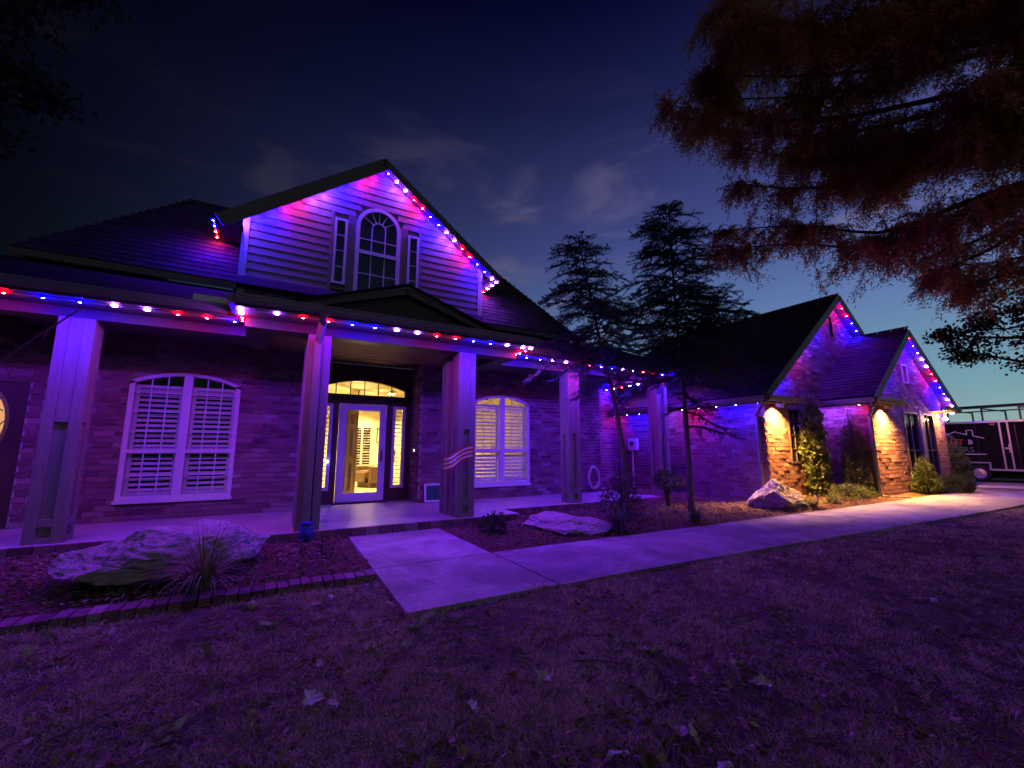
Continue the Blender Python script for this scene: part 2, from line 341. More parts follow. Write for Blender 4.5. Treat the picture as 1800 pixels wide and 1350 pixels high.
# sidewalk edges: y as a function of x
def sw_far(x):  return 5.0 - 1.0*smoothstep(3.0, 13.0, x)
def sw_near(x): return 3.52 - 1.05*smoothstep(3.0, 13.5, x)
def walk_slab(mb, corners, t=0.09, top=0.035):
    P = [Vector((x, y, float(gz(x))+top)) for x, y in corners]; return mb.slab(P, t)
sidewalk = tag(bpy.data.objects.new('sidewalk', None), 'pale concrete sidewalk of cast slabs running past the planting bed', None, None, 'structure'); COL.objects.link(sidewalk)
jx = [2.56, 4.35, 5.95, 7.6, 9.3, 11.0, 12.8, 14.8, 16.8]
for a, b in zip(jx[:-1], jx[1:]):
    mb = MB(); g = 0.006
    n = 3; xs = np.linspace(a+g, b-g, n+1); P = [(x, sw_near(x)) for x in xs] + [(x, sw_far(x)) for x in xs[::-1]]
    mb.slab([Vector((x, y, float(gz(x))+0.035)) for x, y in P], 0.1)
    o = mb.build('slab', 'concrete', sidewalk, bevel=0.006)
walkway = tag(bpy.data.objects.new('front_walk', None), 'concrete front walk leading up to the porch step', None, None, 'structure'); COL.objects.link(walkway)
for y0, y1 in ((3.55, 4.97), (4.985, 6.93)):
    xl0, xl1 = 1.06 + (y0-3.5)*0.025, 1.06 + (y1-3.5)*0.025
    mb = MB(); mb.slab([(xl0, y0, 0.035), (2.545, y0, 0.035), (2.545, y1, 0.035), (xl1, y1, 0.035)], 0.1)
    mb.build('slab', 'concrete', walkway, bevel=0.006)
drive = MB(); drive.slab([(16.82, 1.0, 0.0), (30, -2, 0.0), (30, 9, 0.0), (16.82, 4.2, 0.0)], 0.05)
d = drive.build('driveway', 'concrete'); d.location.z = 0.315; tag(d, 'concrete driveway where the trailer is parked', kind='structure')

# planting beds
def bed(name, label, outline, z):
    mb = MB(); bm = bmesh.new()
    vs_ = [bm.verts.new((x, y, 0)) for x, y in outline]; bm.faces.new(vs_)
    bmesh.ops.triangulate(bm, faces=bm.faces[:])
    for _ in range(4): bmesh.ops.subdivide_edges(bm, edges=[e for e in bm.edges if e.calc_length() > 0.3], cuts=1)
    for v in bm.verts:
        v.co.z = float(gz(v.co.x)) + z + 0.03*noise.noise(Vector((v.co.x*2.5, v.co.y*2.5, 3))) if not v.is_boundary else float(gz(v.co.x)) + z - 0.02
    bmesh.ops.triangulate(bm, faces=bm.faces[:])
    me = bpy.data.meshes.new(name); bm.to_mesh(me); bm.free(); me.materials.append(MATS['mulch'])
    me.polygons.foreach_set('use_smooth', [True]*len(me.polygons))
    return tag(link(name, me), label, kind='structure')
bed('mulch_bed', 'mulch bed between brick edging and porch', [(-7, 4.8), (1.08, 4.8), (1.13, 6.93), (-0.5, 6.93), (-0.5, 7.58), (-7, 7.58)], 0.035)
bed('mulch_bed', 'mulch bed with cedars between sidewalk and house', [(2.56, 5.02), (4, 4.98), (6, 4.75), (8, 4.42), (10, 4.15), (12.2, 4.02), (14, 3.98), (16.8, 4.0), (16.8, 4.6), (12.3, 4.6), (12.3, 5.55), (9.8, 5.55), (9.8, 10.1), (9.1, 10.1), (9.1, 7.58), (4.2, 7.58), (4.2, 6.93), (2.56, 6.93)], 0.04)

# ------------------------------------------------------------------ house
house = empty('house', (1.85, 9.45, 0), 'brick single-family house with columned porch, lit siding gable and garage wing', 'house')
YW = 9.45; SLAB = 0.15
H = lambda mb, name, m, smooth=False, bevel=0.0: part(mb, name, m, house, smooth, bevel)
def sub(mb, name, m, parent, smooth=False, bevel=0.0): return part(mb, name, m, parent, smooth, bevel)

# porch slab with its brick edge
ps = H(MB().box(-8, 9.2, 7.62, 10.25, -0.1, SLAB).box(-0.45, 4.15, 7.0, 7.615, -0.1, SLAB), 'porch_slab', 'porch_concrete')
bmesh_b = MB().box(-0.5, 0.5, -0.5, 0.5, -0.5, 0.5).mesh('brick', 'brick')
def cube_child(parent, name, me, c, s, rz=0.0):
    off = Vector((0, 0, 0)); b = parent
    while b is not None: off += b.location; b = b.parent
    return link(name, me, parent, Vector(c)-off, (0, 0, rz), s)
x = -0.45
while x < 4.15:
    w = min(0.2, 4.15-x); cube_child(ps, 'brick', bmesh_b, (x+w/2, 6.985, 0.055+random.uniform(-.002,.002)), (w-0.012, 0.07+random.uniform(0,.006), 0.185)); x += 0.205
for x in np.arange(-7, -0.5, 0.205): cube_child(ps, 'brick', bmesh_b, (x, 7.605, 0.055), (0.192, 0.07, 0.185))
for x in np.arange(4.3, 9.15, 0.205): cube_child(ps, 'brick', bmesh_b, (x, 7.605, 0.06), (0.192, 0.07, 0.175))

# ---- brick walls
ALLBRICKS = []      # (dist, box centre, half sizes, u, n, wall part)
def wall(name, O, u, n, z0, ivals, z1, course=0.092, pitch=0.262):
    """brick wall in plane through O with horizontal direction u and outward normal n; ivals(z)->[(u0,u1)]"""
    O, u, n = Vector(O), Vector(u), Vector(n); back = MB(); k = 0; z = z0
    lst = []
    while z < z1-0.01:
        h = min(course, z1-z); zm = z+h/2
        for (a, b) in ivals(zm):
            if b-a < 0.01: continue
            pa, pb = O+u*a, O+u*b
            back.quad((pa.x, pa.y, z), (pb.x, pb.y, z), (pb.x, pb.y, z+h), (pa.x, pa.y, z+h))
            s = math.floor(a/pitch)*pitch + (pitch/2 if k % 2 else 0) - pitch
            while s < b:
                s0, s1 = max(s+0.005, a), min(s+pitch-0.006, b)
                if s1-s0 > 0.03:
                    pr = 0.016+random.uniform(-0.005, 0.006)
                    c = O + u*((s0+s1)/2) + n*(pr/2); c.z = zm
                    lst.append(((c-Vector((0,0,HEYE))).length, c, ((s1-s0)/2, pr/2, (h-0.011)/2), u, n))
                s += pitch
        z += h; k += 1
    w = H(back, name, 'mortar')
    ALLBRICKS.extend([(*t, w) for t in lst])
    return w
def arch_hit(x, x0, x1, zs, rise):
    """top of a segmental arch opening at x"""
    c = (x0+x1)/2; hw = (x1-x0)/2; r = (hw*hw+rise*rise)/(2*rise)
    return zs - (r-rise) + math.sqrt(max(r*r-(x-c)**2, 0))
def cut(iv, a, b):
    out = []
    for (p, q) in iv:
        if b <= p or a >= q: out.append((p, q)); continue
        if a > p: out.append((p, a))
        if b < q: out.append((b, q))
    return out
def arch_span(z, x0, x1, z0, zs, rise):
    if z < z0: return None
    if z <= zs: return (x0, x1)
    if z >= zs+rise: return None
    c = (x0+x1)/2; hw = (x1-x0)/2; r = (hw*hw+rise*rise)/(2*rise); dz = z-(zs-(r-rise))
    d = math.sqrt(max(r*r-dz*dz, 0)); return (c-d, c+d)
LW = (-2.12, -0.52, 0.48, 2.49, 0.19); RW = (4.30, 5.90, 0.47, 2.49, 0.19)
def iv_main(z):
    iv = [(-9.0, 0.60), (2.98, 8.3)]
    for w in (LW, RW):
        s = arch_span(z+.045 if z > w[3]-.06 else z, *w)
        if s: iv = cut(iv, *s)
    if 0 < z < 2.35: iv = cut(iv, -4.35, -3.3)
    return iv
wall('front_wall', (0, YW, 0), (1, 0, 0), (0, -1, 0), SLAB, iv_main, 3.312)
wall('alcove_wall', (2.98, YW, 0), (0, 1, 0), (-1, 0, 0), SLAB, lambda z: [(0, 0.70)], 3.28)
wall('alcove_wall', (0.60, YW, 0), (0, 1, 0), (1, 0, 0), SLAB, lambda z: [(0, 0.70)], 3.28)
wall('recess_wall', (8.3, 10.25, 0), (1, 0, 0), (0, -1, 0), 0.0, lambda z: [(0, 1.5)], 3.3)
wall('recess_wall', (8.3, YW, 0), (0, 1, 0), (1, 0, 0), 0.0, lambda z: [(0, 0.8)], 3.2)
XG, YG, XB, YB, ZE = 9.8, 5.55, 12.25, 4.5, 2.50
wall('garage_side_wall', (XG, 0, 0), (0, 1, 0), (-1, 0, 0), 0.05, lambda z: [(YG, 10.25)], ZE)
GP = (13.4, 5.52); GS = (GP[1]-ZE)/(GP[0]-9.4)          # gable roof peak and slope
def iv_garage(z):
    a, b = XG, 17.0
    if z > ZE-0.1:
        a = max(a, 9.4+(z-ZE)/GS+0.1); b = min(b, 2*GP[0]-9.4-(z-ZE)/GS-0.1)
    if a >= b: return []
    iv = [(a, b)]
    if 1.0 < z < 2.32: iv = cut(iv, 10.72, 11.32)
    s = arch_span(z, 13.22, 13.5, 4.38, 4.86, 0.13)
    if s: iv = cut(iv, *s)
    if z < ZE: iv = cut(iv, XB, 18)
    return iv
wall('garage_front_wall', (0, YG, 0), (1, 0, 0), (0, -1, 0), 0.1, iv_garage, 5.4)
wall('bay_side_wall', (XB, 0, 0), (0, 1, 0), (-1, 0, 0), 0.1, lambda z: [(YB, YG)], 2.5)
BP = (14.45, 4.42); BL, BR = 11.95, 17.25                # bay roof peak, eave ends
def iv_bay(z):
    a, b = XB, 16.95
    if z > ZE-0.1:
        a = max(a, BL+(z-ZE)*(BP[0]-BL)/(BP[1]-ZE)+0.1); b = min(b, BR-(z-ZE)*(BR-BP[0])/(BP[1]-ZE)-0.1)
    if a >= b: return []
    iv = [(a, b)]
    if 0.35 < z < 2.3: iv = cut(iv, 14.15, 15.1); iv = cut(iv, 15.4, 16.15)
    if 3.05 < z < 3.58: iv = cut(iv, 14.42, 14.8)
    return iv
wall('bay_front_wall', (0, YB, 0), (1, 0, 0), (0, -1, 0), 0.1, iv_bay, 4.4)
# the 300 nearest bricks are pieces of their own, the rest one part
def finish_bricks():
    ALLBRICKS.sort(key=lambda t: t[0])
    near = [t for t in ALLBRICKS if not (t[5].name.startswith('alcove') or (t[1].x < -3.2))]
    pick = near[:230] + [t for t in near[230:] if t[5].name.startswith('garage_front') and t[1].x < 11 and t[1].z < 2.4][:70]
    ids = set(map(id, pick)); rest = [t for t in ALLBRICKS if id(t) not in ids]
    for d, c, h, u, n, w in pick:
        cube_child(w, 'brick', bmesh_b, c, (2*h[0], 2*h[1], 2*h[2]), math.atan2(u.y, u.x))
    mb = MB()
    for d, c, h, u, n, w in rest: mb.obox(c, u, n, (0, 0, 1), h[0], h[1], h[2])
    o = H(mb, 'brickwork', 'brick'); tag(o, kind='stuff')
    at = o.data.attributes.new('tone', 'FLOAT', 'POINT'); at.data.foreach_set('value', np.repeat(rng.random(len(rest)), 8).astype(np.float32))
finish_bricks()

# ---- windows
def frame_rect(mb, x0, x1, z0, z1, t, y0, y1):
    mb.box(x0, x0+t, y0, y1, z0, z1).box(x1-t, x1, y0, y1, z0, z1).box(x0+t, x1-t, y0, y1, z0, z0+t).box(x0+t, x1-t, y0, y1, z1-t, z1)
def arch_band(mb, x0, x1, zs, rise, t, y0, y1, n=14):
    xs = np.linspace(x0, x1, n+1)
    for a, b in zip(xs[:-1], xs[1:]):
        za, zb = arch_hit(a, x0, x1, zs, rise), arch_hit(b, x0, x1, zs, rise)
        prof = [(a, y0, za-t), (b, y0, zb-t), (b, y0, zb), (a, y0, za)]
        mb.prism(prof, (0, y0, 0), (0, y1, 0))
def porch_window(w, label, lit):
    x0, x1, z0, zs, rise = w; Y0 = YW-0.025
    root = H(MB().box(x0-0.02, x1+0.02, Y0-0.03, YW+0.06, z0-0.05, z0), 'window', 'white_trim'); root['label'] = label
    f = MB(); f.box(x0, x0+0.07, Y0, YW+0.08, z0, zs).box(x1-0.07, x1, Y0, YW+0.08, z0, zs).box(x0+0.07, x1-0.07, Y0, YW+0.08, z0, z0+0.07)
    arch_band(f, x0, x1, zs, rise, 0.06, Y0, YW+0.08)
    c = (x0+x1)/2; f.box(c-0.065, c+0.065, Y0-0.004, YW+0.08, z0+0.07, zs+rise-0.05)
    zm = 1.29
    f.box(x0+0.07, c-0.065, Y0+0.01, YW+0.07, zm-0.03, zm+0.03).box(c+0.065, x1-0.07, Y0+0.01, YW+0.07, zm-0.03, zm+0.03)
    sub(f, 'frame', 'white_trim', root)
    m = MB()
    for a, b in ((x0+0.07, c-0.065), (c+0.065, x1-0.07)):
        for k in (1, 2):
            xx = a+(b-a)*k/3; m.box(xx-0.009, xx+0.009, YW+0.005, YW+0.02, z0+0.07, arch_hit(xx, x0, x1, zs, rise)-0.05)
        for zz in (0.88, 1.63, 1.97, 2.30): m.box(a, b, YW+0.004, YW+0.021, zz-0.009, zz+0.009)
    sub(m, 'muntin_grid', 'white_trim', root)
    xs = np.linspace(x0+0.05, x1-0.05, 13)
    g = MB().poly([(x0+0.05, YW+0.03, z0+0.03), (x1-0.05, YW+0.03, z0+0.03)] + [(x, YW+0.03, arch_hit(x, x0, x1, zs, rise)-0.03) for x in xs[::-1]])
    sub(g, 'pane', 'glass', root)
    # plantation shutters behind the glass
    for a, b in ((x0+0.07, c-0.065), (c+0.065, x1-0.07)):
        st = MB()
        frame_rect(st, a, b, z0+0.07, 2.44, 0.055, YW+0.10, YW+0.13); st.box(a+0.055, b-0.055, YW+0.10, YW+0.13, zm-0.05, zm+0.05)
        sub(st, 'shutter_frame', 'white_trim', root)
        for zz in list(np.arange(z0+0.16, zm-0.06, 0.088)) + list(np.arange(zm+0.09, 2.37, 0.088)):
            tilt = R(24 if lit else 40) if zz > zm else R(50 if lit else 40)
            s = MB().obox(((a+b)/2, YW+0.115, zz), (1, 0, 0), (0, math.cos(tilt), math.sin(tilt)), (0, -math.sin(tilt), math.cos(tilt)), (b-a)/2-0.057, 0.036, 0.005)
            sub(s, 'slat', 'white_trim', root)
    return root
porch_window(LW, 'arched white shuttered window in an unlit room', False)
porch_window(RW, 'arched white shuttered window with yellow light inside', True)

# ---- entry: dark surround, sidelights, arched transom, storm door, open wood door
YD = 10.12
e = MB(); DX0, DX1 = 1.34, 2.37
e.box(0.60, 0.90, YD, YD+0.1, SLAB, 2.52).box(1.20, DX0-0.01, YD, YD+0.1, SLAB, 2.52).box(DX1+0.01, 2.52, YD, YD+0.1, SLAB, 2.52).box(2.82, 2.98, YD, YD+0.1, SLAB, 2.52)
e.box(0.90, 1.20, YD, YD+0.1, SLAB, 0.44).box(2.52, 2.82, YD, YD+0.1, SLAB, 0.44).box(0.90, 1.20, YD, YD+0.1, 2.33, 2.52).box(2.52, 2.82, YD, YD+0.1, 2.33, 2.52)
e.box(DX0-0.01, DX1+0.01, YD, YD+0.1, 2.35, 2.52)
TX0, TX1, TZ0, TZS, TR = 0.93, 2.79, 2.56, 2.70, 0.18
e.box(0.60, TX0, YD, YD+0.1, 2.52, 3.26).box(TX1, 2.98, YD, YD+0.1, 2.52, 3.26).box(TX0, TX1, YD-0.001, YD+0.1, 2.5205, TZ0)
xs = np.linspace(TX0, TX1, 17)
for a, b in zip(xs[:-1], xs[1:]):
    za, zb = arch_hit(a, TX0, TX1, TZS, TR), arch_hit(b, TX0, TX1, TZS, TR)
    e.prism([(a, YD, za), (b, YD, zb), (b, YD, 3.26), (a, YD, 3.26)], (0, YD, 0), (0, YD+0.1, 0))
H(e, 'entry_surround', 'dark_wood')
tr = H(MB().poly([(TX0, YD+0.05, TZ0), (TX1, YD+0.05, TZ0)] + [(x, YD+0.05, arch_hit(x, TX0, TX1, TZS, TR)) for x in xs[::-1]]), 'transom_window', 'glass')
for k in range(1, 6):
    xx = TX0+(TX1-TX0)*k/6; sub(MB().box(xx-0.008, xx+0.008, YD+0.03, YD+0.07, TZ0, arch_hit(xx, TX0, TX1, TZS, TR)), 'muntin', 'dark_wood', tr)
for (a, b) in ((0.90, 1.20), (2.52, 2.82)):
    f = MB(); frame_rect(f, a, b, 0.44, 2.33, 0.065, YD-0.02, YD+0.06); s = H(f, 'sidelight', 'white_trim')
    sub(MB().quad((a+.06, YD+.03, .5), (b-.06, YD+.03, .5), (b-.06, YD+.03, 2.27), (a+.06, YD+.03, 2.27)), 'pane', 'glass', s)
    for zz in np.arange(0.56, 2.27, 0.096):
        t = R(14); sub(MB().obox(((a+b)/2, YD+0.09, zz), (1, 0, 0), (0, math.cos(t), -math.sin(t)), (0, math.sin(t), math.cos(t)), (b-a)/2-0.07, 0.032, 0.005), 'slat', 'white_trim', s)
f = MB(); frame_rect(f, DX0, DX1, SLAB+0.01, 2.34, 0.03, YD-0.03, YD+0.05); sd = H(f, 'storm_door', 'white_trim')
f = MB(); f.box(DX0+.03, DX0+.15, YD-.035, YD+.01, SLAB+.02, 2.31).box(DX1-.15, DX1-.03, YD-.035, YD+.01, SLAB+.02, 2.31).box(DX0+.15, DX1-.15, YD-.035, YD+.01, 2.2, 2.31).box(DX0+.15, DX1-.15, YD-.035, YD+.01, SLAB+.02, SLAB+.22)
sub(f, 'frame', 'white_trim', sd, bevel=0.006)
sub(MB().quad((DX0+.14, YD-.01, SLAB+.2), (DX1-.14, YD-.01, SLAB+.2), (DX1-.14, YD-.01, 2.22), (DX0+.14, YD-.01, 2.22)), 'pane', 'storm_glass', sd)
sub(MB().box(DX1-.105, DX1-.075, YD-.085, YD-.06, 1.05, 1.32).box(DX1-.1, DX1-.08, YD-.06, YD-.034, 1.07, 1.1).box(DX1-.1, DX1-.08, YD-.06, YD-.034, 1.27, 1.3), 'handle', 'black_metal', sd)
H(MB().box(DX0-0.06, DX1+0.06, YD-0.16, YD-0.04, SLAB, SLAB+0.035), 'threshold', 'dark_wood')
# open inner door, six panels, hinged on the left, swung into the room
door = empty('front_door', (DX0+0.12, YD+0.16, SLAB+0.02), None, None); door.parent = house; door.location = Vector((DX0+0.12, YD+0.16, SLAB+0.02)) - house.location
door.rotation_euler = (0, 0, R(60))
def dpart(mb, n, m, bev=0): o = mb.build(n, m, door, bevel=bev); return o
dpart(MB().box(0, 0.86, -0.02, 0.02, 0, 2.1), 'leaf', 'door_wood')
for (a, b, c, d_) in ((.1, .4, .2, .85), (.47, .77, .2, .85), (.1, .4, 1.0, 1.62), (.47, .77, 1.0, 1.62), (.1, .4, 1.74, 1.98), (.47, .77, 1.74, 1.98)):
    m = MB(); frame_rect(m, a, b, c, d_, 0.025, -0.032, -0.0205); m.box(a+.05, b-.05, -0.030, -0.0206, c+.05, d_-.05); dpart(m, 'panel', 'door_wood', 0.005)
dpart(MB().lathe([(0.008, 0), (0.012, .03), (.03, .045), (.03, .07), (.01, .08)], (0.8, 0, 0), 12, 'y'), 'handle', 'brass').location = (0, -0.1, 0.98)

# ---- room seen through door and windows
RX0, RX1, RY1, RZ1 = 0.2, 6.6, 15.2, 3.0
H(MB().box(RX0, RX1, YD+0.11, RY1, SLAB-0.05, SLAB+0.005), 'interior_floor', 'tile_floor')
H(MB().box(RX0, RX1, YD+0.11, RY1, RZ1, RZ1+0.05), 'interior_ceiling', 'ceiling_paint')
iw = MB(); iw.box(RX0, RX1, RY1, RY1+.1, SLAB, RZ1).box(RX0-.1, RX0, YD+.11, RY1+.1, SLAB, RZ1).box(RX1, RX1+.1, YW+.2, RY1+.1, SLAB, RZ1)
H(iw, 'interior_wall', 'cream_paint')
iw = MB().box(3.0, RX1, 9.72, YD+.105, RZ1, RZ1+.06).box(3.0, RX1, 9.72, YD+.105, SLAB-.06, SLAB+.01)
H(iw, 'interior_ceiling', 'ceiling_paint')
H(MB().box(RX0, RX1, RY1-0.06, RY1-0.002, RZ1-0.12, RZ1-0.002), 'crown_moulding', 'white_trim')
# dark room behind the left window
dr = MB(); dr.box(-3.1, 0.1, 10.6, 10.65, SLAB, 3.2).box(-3.15, -3.1, YW+.15, 10.65, SLAB, 3.2).box(0.1, 0.15, YW+.15, 10.65, SLAB, 3.2).box(-3.15, .15, YW+.15, 10.65, 3.2, 3.25).box(-3.15, .15, YW+.15, 10.65, SLAB-.06, SLAB-.01)
H(dr, 'unlit_room', 'dark_room')
# interior shutters on the back wall
f = MB(); frame_rect(f, 2.42, 3.12, 0.60, 2.12, 0.07, RY1-0.06, RY1-0.002); bw = H(f, 'interior_window', 'white_trim'); f = MB().box(2.74, 2.80, RY1-.055, RY1-.01, .67, 2.05); sub(f, 'mullion', 'white_trim', bw)
sub(MB().quad((2.49, RY1-.004, .67), (3.05, RY1-.004, .67), (3.05, RY1-.004, 2.05), (2.49, RY1-.004, 2.05)), 'pane', 'dark_room', bw)
for a, b in ((2.49, 2.74), (2.80, 3.05)):
    for zz in np.arange(0.71, 2.04, 0.085): sub(MB().obox(((a+b)/2, RY1-.035, zz), (1, 0, 0), (0, .8, -.6), (0, .6, .8), (b-a)/2-.01, .022, .004), 'slat', 'white_trim', bw)

# ---- columns
def column(xc, y0, label=None, w=0.32, ztop=3.08, slots=True):
    c = empty('column', (0, 0, 0), None, None); c.parent = house; c.location = Vector((xc, y0+w/2, SLAB)) - house.location
    hw = w/2; hz = ztop-SLAB
    core = MB().box(-hw+.035, hw-.035, -hw+.035, hw-.035, 0, hz).build('post', 'cedar_post', c)
    for sx in (-1, 1):
        for sy in (-1, 1):   # corner boards
            xa, xb = (hw-.115, hw) if sx > 0 else (-hw, -hw+.115); ya, yb = (hw-.115, hw) if sy > 0 else (-hw, -hw+.115)
            MB().box(xa, xb, ya, yb, 0, hz-0.001).build('board', 'cedar_post', c, bevel=0.006)
    # blocks between corner boards leave slots
    for z0, z1 in ((0.0, 0.07), (0.20, 0.30), (1.52, hz-.002)):
        for (xa, xb, ya, yb) in ((-hw+.115, hw-.115, -hw+.006, -hw+.034), (-hw+.115, hw-.115, hw-.034, hw-.006), (-hw+.006, -hw+.034, -hw+.115, hw-.115), (hw-.034, hw-.006, -hw+.115, hw-.115)):
            MB().box(xa+.001, xb-.001, ya, yb, z0+.001, z1).build('filler_board', 'cedar_post', c, bevel=0.004)
    return c
COLX = [(-2.36, 7.70), (0.585, 7.04), (3.08, 7.04), (6.03, 7.70), (8.92, 7.70), (0.585, 7.46), (3.04, 7.46)]
for xc, y0 in COLX: column(xc, y0, w=0.37 if xc < -1 else 0.33)
# header beams
hb = MB(); hb.box(-0.42, 4.12, 7.06, 7.36, 3.08, 3.30)
H(hb, 'header_beam', 'header_stain', bevel=0.008)
H(MB().box(-8, -0.43, 7.72, 8.02, 3.08, 3.30), 'header_beam', 'header_stain', bevel=0.008)
H(MB().box(4.13, 9.2, 7.72, 8.02, 3.08, 3.30), 'header_beam', 'header_stain', bevel=0.008)
H(MB().box(-0.42, -0.12, 7.37, 8.6, 3.081, 3.299), 'header_beam', 'header_stain')
H(MB().box(3.82, 4.12, 7.37, 8.6, 3.081, 3.299), 'header_beam', 'header_stain')
# plank ceiling over the entry
pc = H(MB().box(-0.42, 4.12, 7.361, 10.2, 3.285, 3.30), 'porch_ceiling', 'dark_wood')
y = 7.37
while y < 9.42: sub(MB().box(-0.11, 3.81, y, min(y+0.16, 9.44), 3.258+random.uniform(0, .008), 3.284), 'plank', 'plank', pc); y += 0.178
H(MB().box(0.61, 2.97, 9.46, 10.11, 3.262, 3.284), 'alcove_ceiling', 'dark_wood')
H(MB().box(-8, -0.425, 7.17, 9.6, 3.302, 3.32), 'porch_ceiling', 'soffit'); H(MB().box(4.125, 8.24, 7.17, 9.6, 3.302, 3.32), 'porch_ceiling', 'soffit'); H(MB().box(8.245, 9.28, 7.17, 9.44, 3.302, 3.32), 'porch_ceiling', 'soffit')
# soffits, fascia boards and gutters of the porch
GZ0, GZ1 = 3.17, 3.29
H(MB().box(-0.51, 4.21, 6.51, 7.055, 3.215, 3.23), 'soffit', 'soffit'); H(MB().box(-8, -0.53, 7.15, 7.715, 3.215, 3.23), 'soffit', 'soffit'); H(MB().box(4.23, 9.29, 7.15, 7.715, 3.215, 3.23), 'soffit', 'soffit')
H(MB().box(8.25, 9.29, 9.445, 10.3, 3.302, 3.32), 'porch_ceiling', 'soffit')
def gutter(a, b, out):
    """K-style gutter from a to b (top back edge), out = outward unit vector"""
    a, b, o = Vector(a), Vector(b), Vector(out); z = Vector((0, 0, 1))
    prof = [a, a+o*.11, a+o*.11-z*.022, a+o*.095-z*.035, a+o*.09-z*.07, a+o*.065-z*.115, a-z*.115]
    m = MB(); m.prism(prof, a, b); return m
def edge(a, b, out, name='gutter'):
    H(gutter(a, b, out), name, 'gutter')
    o = Vector(out); m = MB(); a2, b2 = Vector(a)-o*0.014, Vector(b)-o*0.014; a2.z -= 0.075; b2.z -= 0.075
    m.beam(a2, b2, 0.022, 0.15); H(m, 'fascia', 'fascia')
edge((-0.52, 6.50, 3.36), (4.22, 6.50, 3.36), (0, -1, 0))
edge((-0.52, 7.12, 3.357), (-0.52, 6.51, 3.357), (-1, 0, 0)); edge((4.22, 6.51, 3.357), (4.22, 7.12, 3.357), (1, 0, 0))
edge((-8, 7.14, 3.36), (-0.64, 7.14, 3.36), (0, -1, 0)); edge((4.34, 7.14, 3.36), (9.3, 7.14, 3.36), (0, -1, 0))
edge((9.3, 7.15, 3.357), (9.3, 10.3, 3.357), (1, 0, 0))

# ---- roofs
def shingles(mb, O, u, v, nrm, ivals, vmax, exp=0.15, pitch=0.30):
    O, u, v, nrm = Vector(O), Vector(u), Vector(v), Vector(nrm); k = 0; s = 0.0
    while s < vmax:
        for a, b in ivals(s+exp/2):
            p = math.floor(a/pitch)*pitch - (pitch/2 if k % 2 else 0)
            while p < b:
                a0, b0 = max(p+.004, a), min(p+pitch-.004, b)
                if b0-a0 > 0.02:
                    lf = 0.013+random.uniform(0, .006)
                    A, B = O+u*a0+v*s+nrm*lf, O+u*b0+v*s+nrm*lf; C, D = O+u*b0+v*(s+exp*1.1)+nrm*.004, O+u*a0+v*(s+exp*1.1)+nrm*.004
                    mb.quad(A, B, C, D); A2, B2 = O+u*a0+v*s, O+u*b0+v*s; mb.quad(A2, B2, B, A)
                p += pitch
        s += exp; k += 1
def roof(name, pts, t=0.06, m='roof_dark'): return H(MB().slab(pts, t), name, m)
# low porch roof
ZB = 4.46                                   # where the main roof's lower edge sits
roof('porch_roof', [(-8, 7.12, 3.37), (-0.53, 7.12, 3.37), (-0.53, 9.6, ZB-0.06), (-8, 9.6, ZB-0.06)])
roof('porch_roof', [(4.23, 7.12, 3.37), (9.32, 7.12, 3.37), (9.32, 9.6, ZB-0.06), (4.23, 9.6, ZB-0.06)])
roof('porch_roof', [(-0.54, 6.48, 3.37), (4.24, 6.48, 3.37), (4.24, 9.6, 4.02), (-0.54, 9.6, 4.02)])
roof('porch_roof', [(9.33, 7.12, 3.37), (9.33, 10.3, 3.37), (8.2, 10.3, 3.9), (8.2, 9.2, 4.2)])
# main hip roof
HX0, HX1, HY, HS = -3.73, 7.48, 9.25, 1.28; HT = 1.80; HZ = ZB + HS*HT
mr = roof('main_roof', [(HX0, HY, ZB), (HX1, HY, ZB), (HX1-HT, HY+HT, HZ), (HX0+HT, HY+HT, HZ)])
roof('main_roof', [(HX0, HY, ZB), (HX0+HT, HY+HT, HZ), (HX0+HT, HY+HT+2, HZ), (HX0, HY+2*HT+2, ZB)])
roof('main_roof', [(HX1, HY, ZB), (HX1, HY+2*HT+2, ZB), (HX1-HT, HY+HT+2, HZ), (HX1-HT, HY+HT, HZ)])
roof('main_roof', [(HX0+HT, HY+HT, HZ), (HX1-HT, HY+HT, HZ), (HX1-HT, HY+HT+2, HZ), (HX0+HT, HY+HT+2, HZ)])
mb = MB(); vl = math.hypot(1, HS); v = Vector((0, 1/vl, HS/vl)); nrm = Vector((0, -HS/vl, 1/vl))
def iv_hip(s):
    d = s/vl; return [(HX0+d, -0.75), (4.47, HX1-d)]
shingles(mb, (0, HY, ZB), (1, 0, 0), v, nrm, iv_hip, HT*vl)
tag(sub(mb, 'shingles', 'shingle', mr), kind='stuff')
H(MB().box(HX0, -0.76, HY-.03, HY-.005, ZB-.14, ZB-.02), 'fascia', 'fascia'); H(MB().box(4.48, HX1, HY-.03, HY-.005, ZB-.14, ZB-.02), 'fascia', 'fascia')
